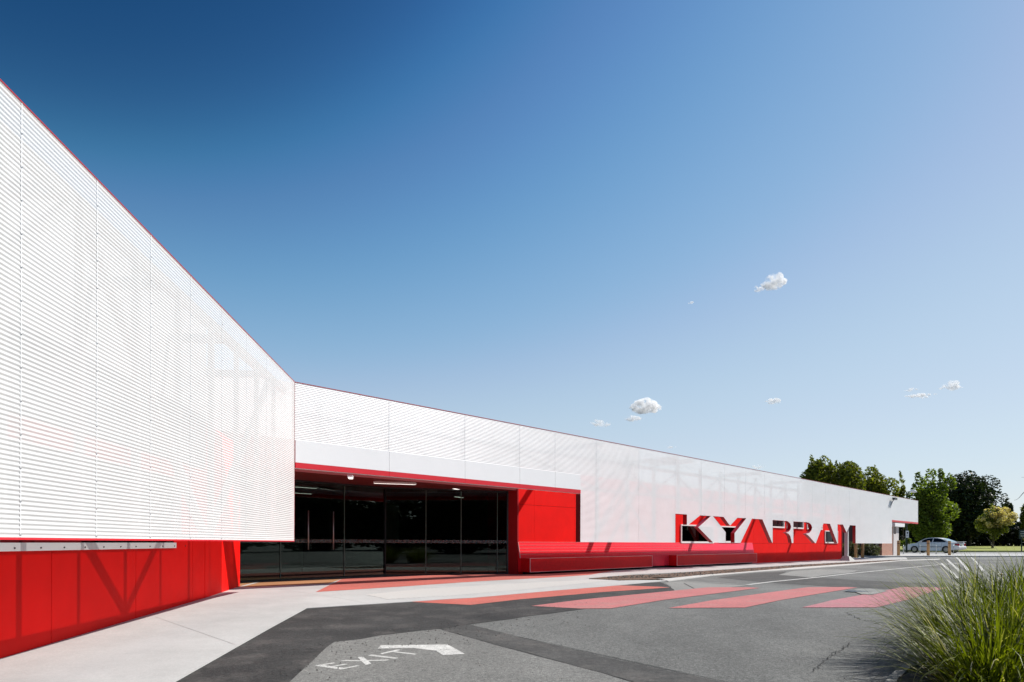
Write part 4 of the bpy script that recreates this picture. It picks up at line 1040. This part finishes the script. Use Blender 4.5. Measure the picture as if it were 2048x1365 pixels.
# ------------------------------------------------------------------ grass clumps at the lower right
gm = leaf_mat('strap_leaf', (.012, .019, .002), (.17, .20, .013), .34, dry=(.42, .38, .20), dryamt=.10, rough=.5)
random.seed(5)
bed = [(1775,1380),(1790,1352),(1822,1328),(1880,1300),(1960,1272),(2060,1250),(2300,1240),(2600,1500),(1700,1500)]
struct(sheet('garden_kerb', [(1755,1385),(1780,1350),(1815,1322),(1876,1294),(1958,1266),(2060,1243),(2310,1232),(2300,1240),(2060,1252),(1962,1274),(1884,1302),(1828,1330),(1796,1356),(1782,1385)], M['asphalt_pale'], h=.04, thick=.05), 'low concrete kerb round the grass bed')  # grass shadow put into the colour: darker asphalt tone on this concrete kerb
struct(sheet('garden_bed', bed, M['soil'], h=.03, thick=.04), 'dark soil under the grass clumps')
def blade(mb, base, az_, L, lean, droop, wid):
    d = Vector((math.cos(az_), math.sin(az_), 0)); sd = Vector((-d.y, d.x, 0)); n = 7; pts = []
    p = Vector(base); th = lean; k = random.uniform(-.12, .12)
    tw = random.uniform(-.6, .6)
    for i in range(n+1):
        t = i/n; w_ = wid*(.55+.9*t*(1-t)*2)*(1-t**4)+.0006
        s2 = (sd*math.cos(tw)+Vector((0,0,1))*math.sin(tw)*.6).normalized()
        pts.append((p-s2*w_/2, p+s2*w_/2)); th2 = th+droop*t*t
        dd = (d+sd*k*t).normalized()
        p = p+(dd*math.sin(th2)+Vector((0,0,1))*math.cos(th2))*(L/n)
    base_i = len(mb.v)
    for a, b in pts: mb.v += [tuple(a), tuple(b)]
    for i in range(n): mb.f.append((base_i+2*i, base_i+2*i+1, base_i+2*i+3, base_i+2*i+2)); mb.sm.append(True)
def clump(px_, py_, nb, L, rad, lab, wmin=.006, wmax=.013):
    p = gp(px_, py_, .03); r = empty('grass_clump', p); mb = MB()
    for _ in range(nb):
        a = random.uniform(0, 2*math.pi); q = rad*random.random()**.5
        lean = abs(random.gauss(.15, .22))+.65*q/rad
        blade(mb, (math.cos(a)*q, math.sin(a)*q, -.02), a+random.gauss(0, .6), L*random.uniform(.5, 1.12), lean, random.choice((.2, .6, 1.0, 1.5, 2.3))*random.uniform(.6, 1.2), random.uniform(wmin, wmax))
    mb.build('leaves', gm, r, fixn=False); tag(r, lab, 'grass clump', 'strap-leaved grass clumps in the corner bed'); return r
c1 = clump(1955, 1325, 1300, .98, .30, 'grass clump drooping over the kerb, its blades reaching toward the pink stripe')
c2 = clump(2015, 1290, 1300, 1.14, .34, 'tall upright grass clump behind the drooping one')
c3 = clump(2070, 1355, 1200, 1.0, .34, 'dense grass clump in the picture corner')
c4 = clump(2100, 1262, 1000, 1.14, .32, 'grass clump rising beside the white flowers')
c5 = clump(1995, 1392, 1000, .9, .30, 'low shaded grass clump at the bottom edge')
# white flowers
fw = paint('white_petal', (.75, .74, .66), .6, .05); fy = paint('flower_heart', (.5, .35, .05), .6)
f0 = None
for i, (x, y, Y, lab) in enumerate(((2003, 1150, 6.9, 'white flower standing above the grass blades'), (1980, 1144, 7.4, 'small white flower left of the larger one'))):
    r = empty('flower'); dx, dz = ray(x, y); tz = E+dz*Y; r.location = (dx*Y, Y, gz(Y)+.03)
    H = tz-r.location.z
    st = MB(); st.tube([(.04,0,0),(.02,0,H*.5),(0,0,H)], .003, 5); st.build('stem', paint('stem_green', (.03,.05,.01), .6), r)
    pt = MB(); s_ = 1.0 if i == 0 else .6
    for k in range(6):
        a = k*math.pi/3; ca, sa = math.cos(a), math.sin(a); ww = .013*s_; ll = .036*s_
        pt.face([(0,0,H), (ca*ll*.6-sa*ww, sa*ll*.6+ca*ww, H+.012*s_), (ca*ll, sa*ll, H+.006*s_), (ca*ll*.6+sa*ww, sa*ll*.6-ca*ww, H+.012*s_)])
    pt.build('petals', fw, r, fixn=False)
    ht = MB(); ht.tube([(0,0,H-.004),(0,0,H+.014*s_)], [.006*s_, .004*s_], 6); ht.build('flower_heart', fy, r)
    tag(r, lab, 'flower')
# red reflector on a short post at the picture edge
rf = empty('reflector_post', gp(2054, 1330, .03)); Yr = rf.location.y; zr = E+ray(2054, 1210)[1]*Yr-rf.location.z
m_ = MB(); m_.box((-.02,-.012,0),(.02,.012,zr)); m_.build('post', M['dark_frame'], rf)
m_ = MB(); m_.tube([(0,-.02,zr),(0,-.035,zr)], [.055,.05], 20); m_.build('reflector', paint('reflector_red', (.12,.012,.01), .25), rf)
tag(rf, 'dark red round reflector half hidden in the grass at the picture edge', 'reflector')
# bare twig against the sky
tw = MB(); 
def sk(x, y, Y): dx, dz = ray(x, y); return (dx*Y, Y, E+dz*Y)
tw.tube([sk(2100,950,20), sk(2060,975,20), sk(2046,987,20), sk(2038,996,20), sk(2033,1000,20), sk(2028,1001,20)], [.02,.012,.009,.006,.004,.003], 5)
tw.tube([sk(2100,950,20), sk(2075,956,20), sk(2043,955,20)], [.012,.006,.003], 5)
tw.tube([sk(2100,950,20), (sk(2180,1000,20)[0], 20, 3.2), (sk(2200,1088,20)[0], 20, 0)], [.03,.06,.09], 6)
tag(tw.build('bare_sapling', M['bark']), 'thin bare twig hanging against the sky at the picture edge', 'sapling')
# ------------------------------------------------------------------ clouds
cm, cnt, cb_, co_ = newmat('cloud_white'); cnt.nodes.remove(cb_)
pv = N(cnt, 'ShaderNodeVolumePrincipled'); pv.inputs['Color'].default_value = (1, 1, 1, 1); pv.inputs['Density'].default_value = .085
nz_ = noise(cnt, .055, 5, .62); mr_ = N(cnt, 'ShaderNodeMapRange'); mr_.inputs['From Min'].default_value = .43; mr_.inputs['From Max'].default_value = .66; mr_.inputs['To Max'].default_value = .17
cnt.links.new(nz_, mr_.inputs['Value']); cnt.links.new(mr_.outputs[0], pv.inputs['Density']); pv.inputs['Anisotropy'].default_value = 0.1
cnt.links.new(pv.outputs[0], co_.inputs['Volume'])
bmx = bmesh.new(); bmesh.ops.create_icosphere(bmx, subdivisions=2, radius=1); SPH = ([v.co.copy() for v in bmx.verts], [tuple(v.index for v in f.verts) for f in bmx.faces]); bmx.free()
SC.cycles.volume_bounces = 16; SC.cycles.max_bounces = 16; SC.cycles.diffuse_bounces = 4; SC.cycles.glossy_bounces = 4
for i, (x, y, wp, hp, n, lab) in enumerate(((1549, 568, 38, 22, 90, 'highest small white cloud'), (1517, 582, 16, 12, 16, 'faint wisp below the highest cloud'), (1291, 819, 52, 24, 110, 'puffy white cloud over the long screen'),
      (1266, 839, 38, 9, 50, 'thin white cloud just under the puffy one'), (1201, 849, 44, 12, 60, 'thin cloud left of the puffy one, low over the screen'), (1545, 805, 32, 10, 40, 'small flat cloud midway between the puffy cloud and the trees'),
      (1838, 794, 60, 9, 60, 'long flat cloud over the bright green tree'), (1822, 782, 26, 6, 22, 'thin wisp on top of the long flat cloud'), (1903, 776, 34, 14, 60, 'rounded cloud right of the long flat one'), (1342, 895, 24, 6, 14, 'faint small cloud touching the screen edge'),
      (1519, 935, 40, 7, 26, 'low thin cloud just above the screen top near the trees'), (1383, 607, 14, 5, 10, 'tiny wisp alone in the blue'))):
    Y = 1800+(i % 4)*260; k = Y/F; random.seed(100+i); wp *= 1.08; hp *= 1.3; mb = MB()
    for _ in range(10+n//3):
        u = max(-1, min(1, random.gauss(0, .48))); hv = (1.1-abs(u))
        v = random.uniform(-.25, .75)*hv
        r_ = random.uniform(.16, .40)*hv*hp*k
        c = Vector((u*wp*k*.62, random.gauss(0, .22)*wp*k*.5, v*hp*k*.6)); rx = random.uniform(1.2, 2.1)
        mb.add([c+Vector((p.x*rx, p.y*1.3, p.z*.8))*r_*(1+.12*math.sin(5*p.x+3*p.z+_)) for p in SPH[0]], SPH[1], True)
    o = mb.build('cloud', cm, None, fixn=False); o.location = sk(x, y, Y); tag(o, lab, 'cloud', 'small fair-weather clouds')
    rm = o.modifiers.new('remesh', 'REMESH'); rm.mode = 'VOXEL'; rm.voxel_size = 1.6
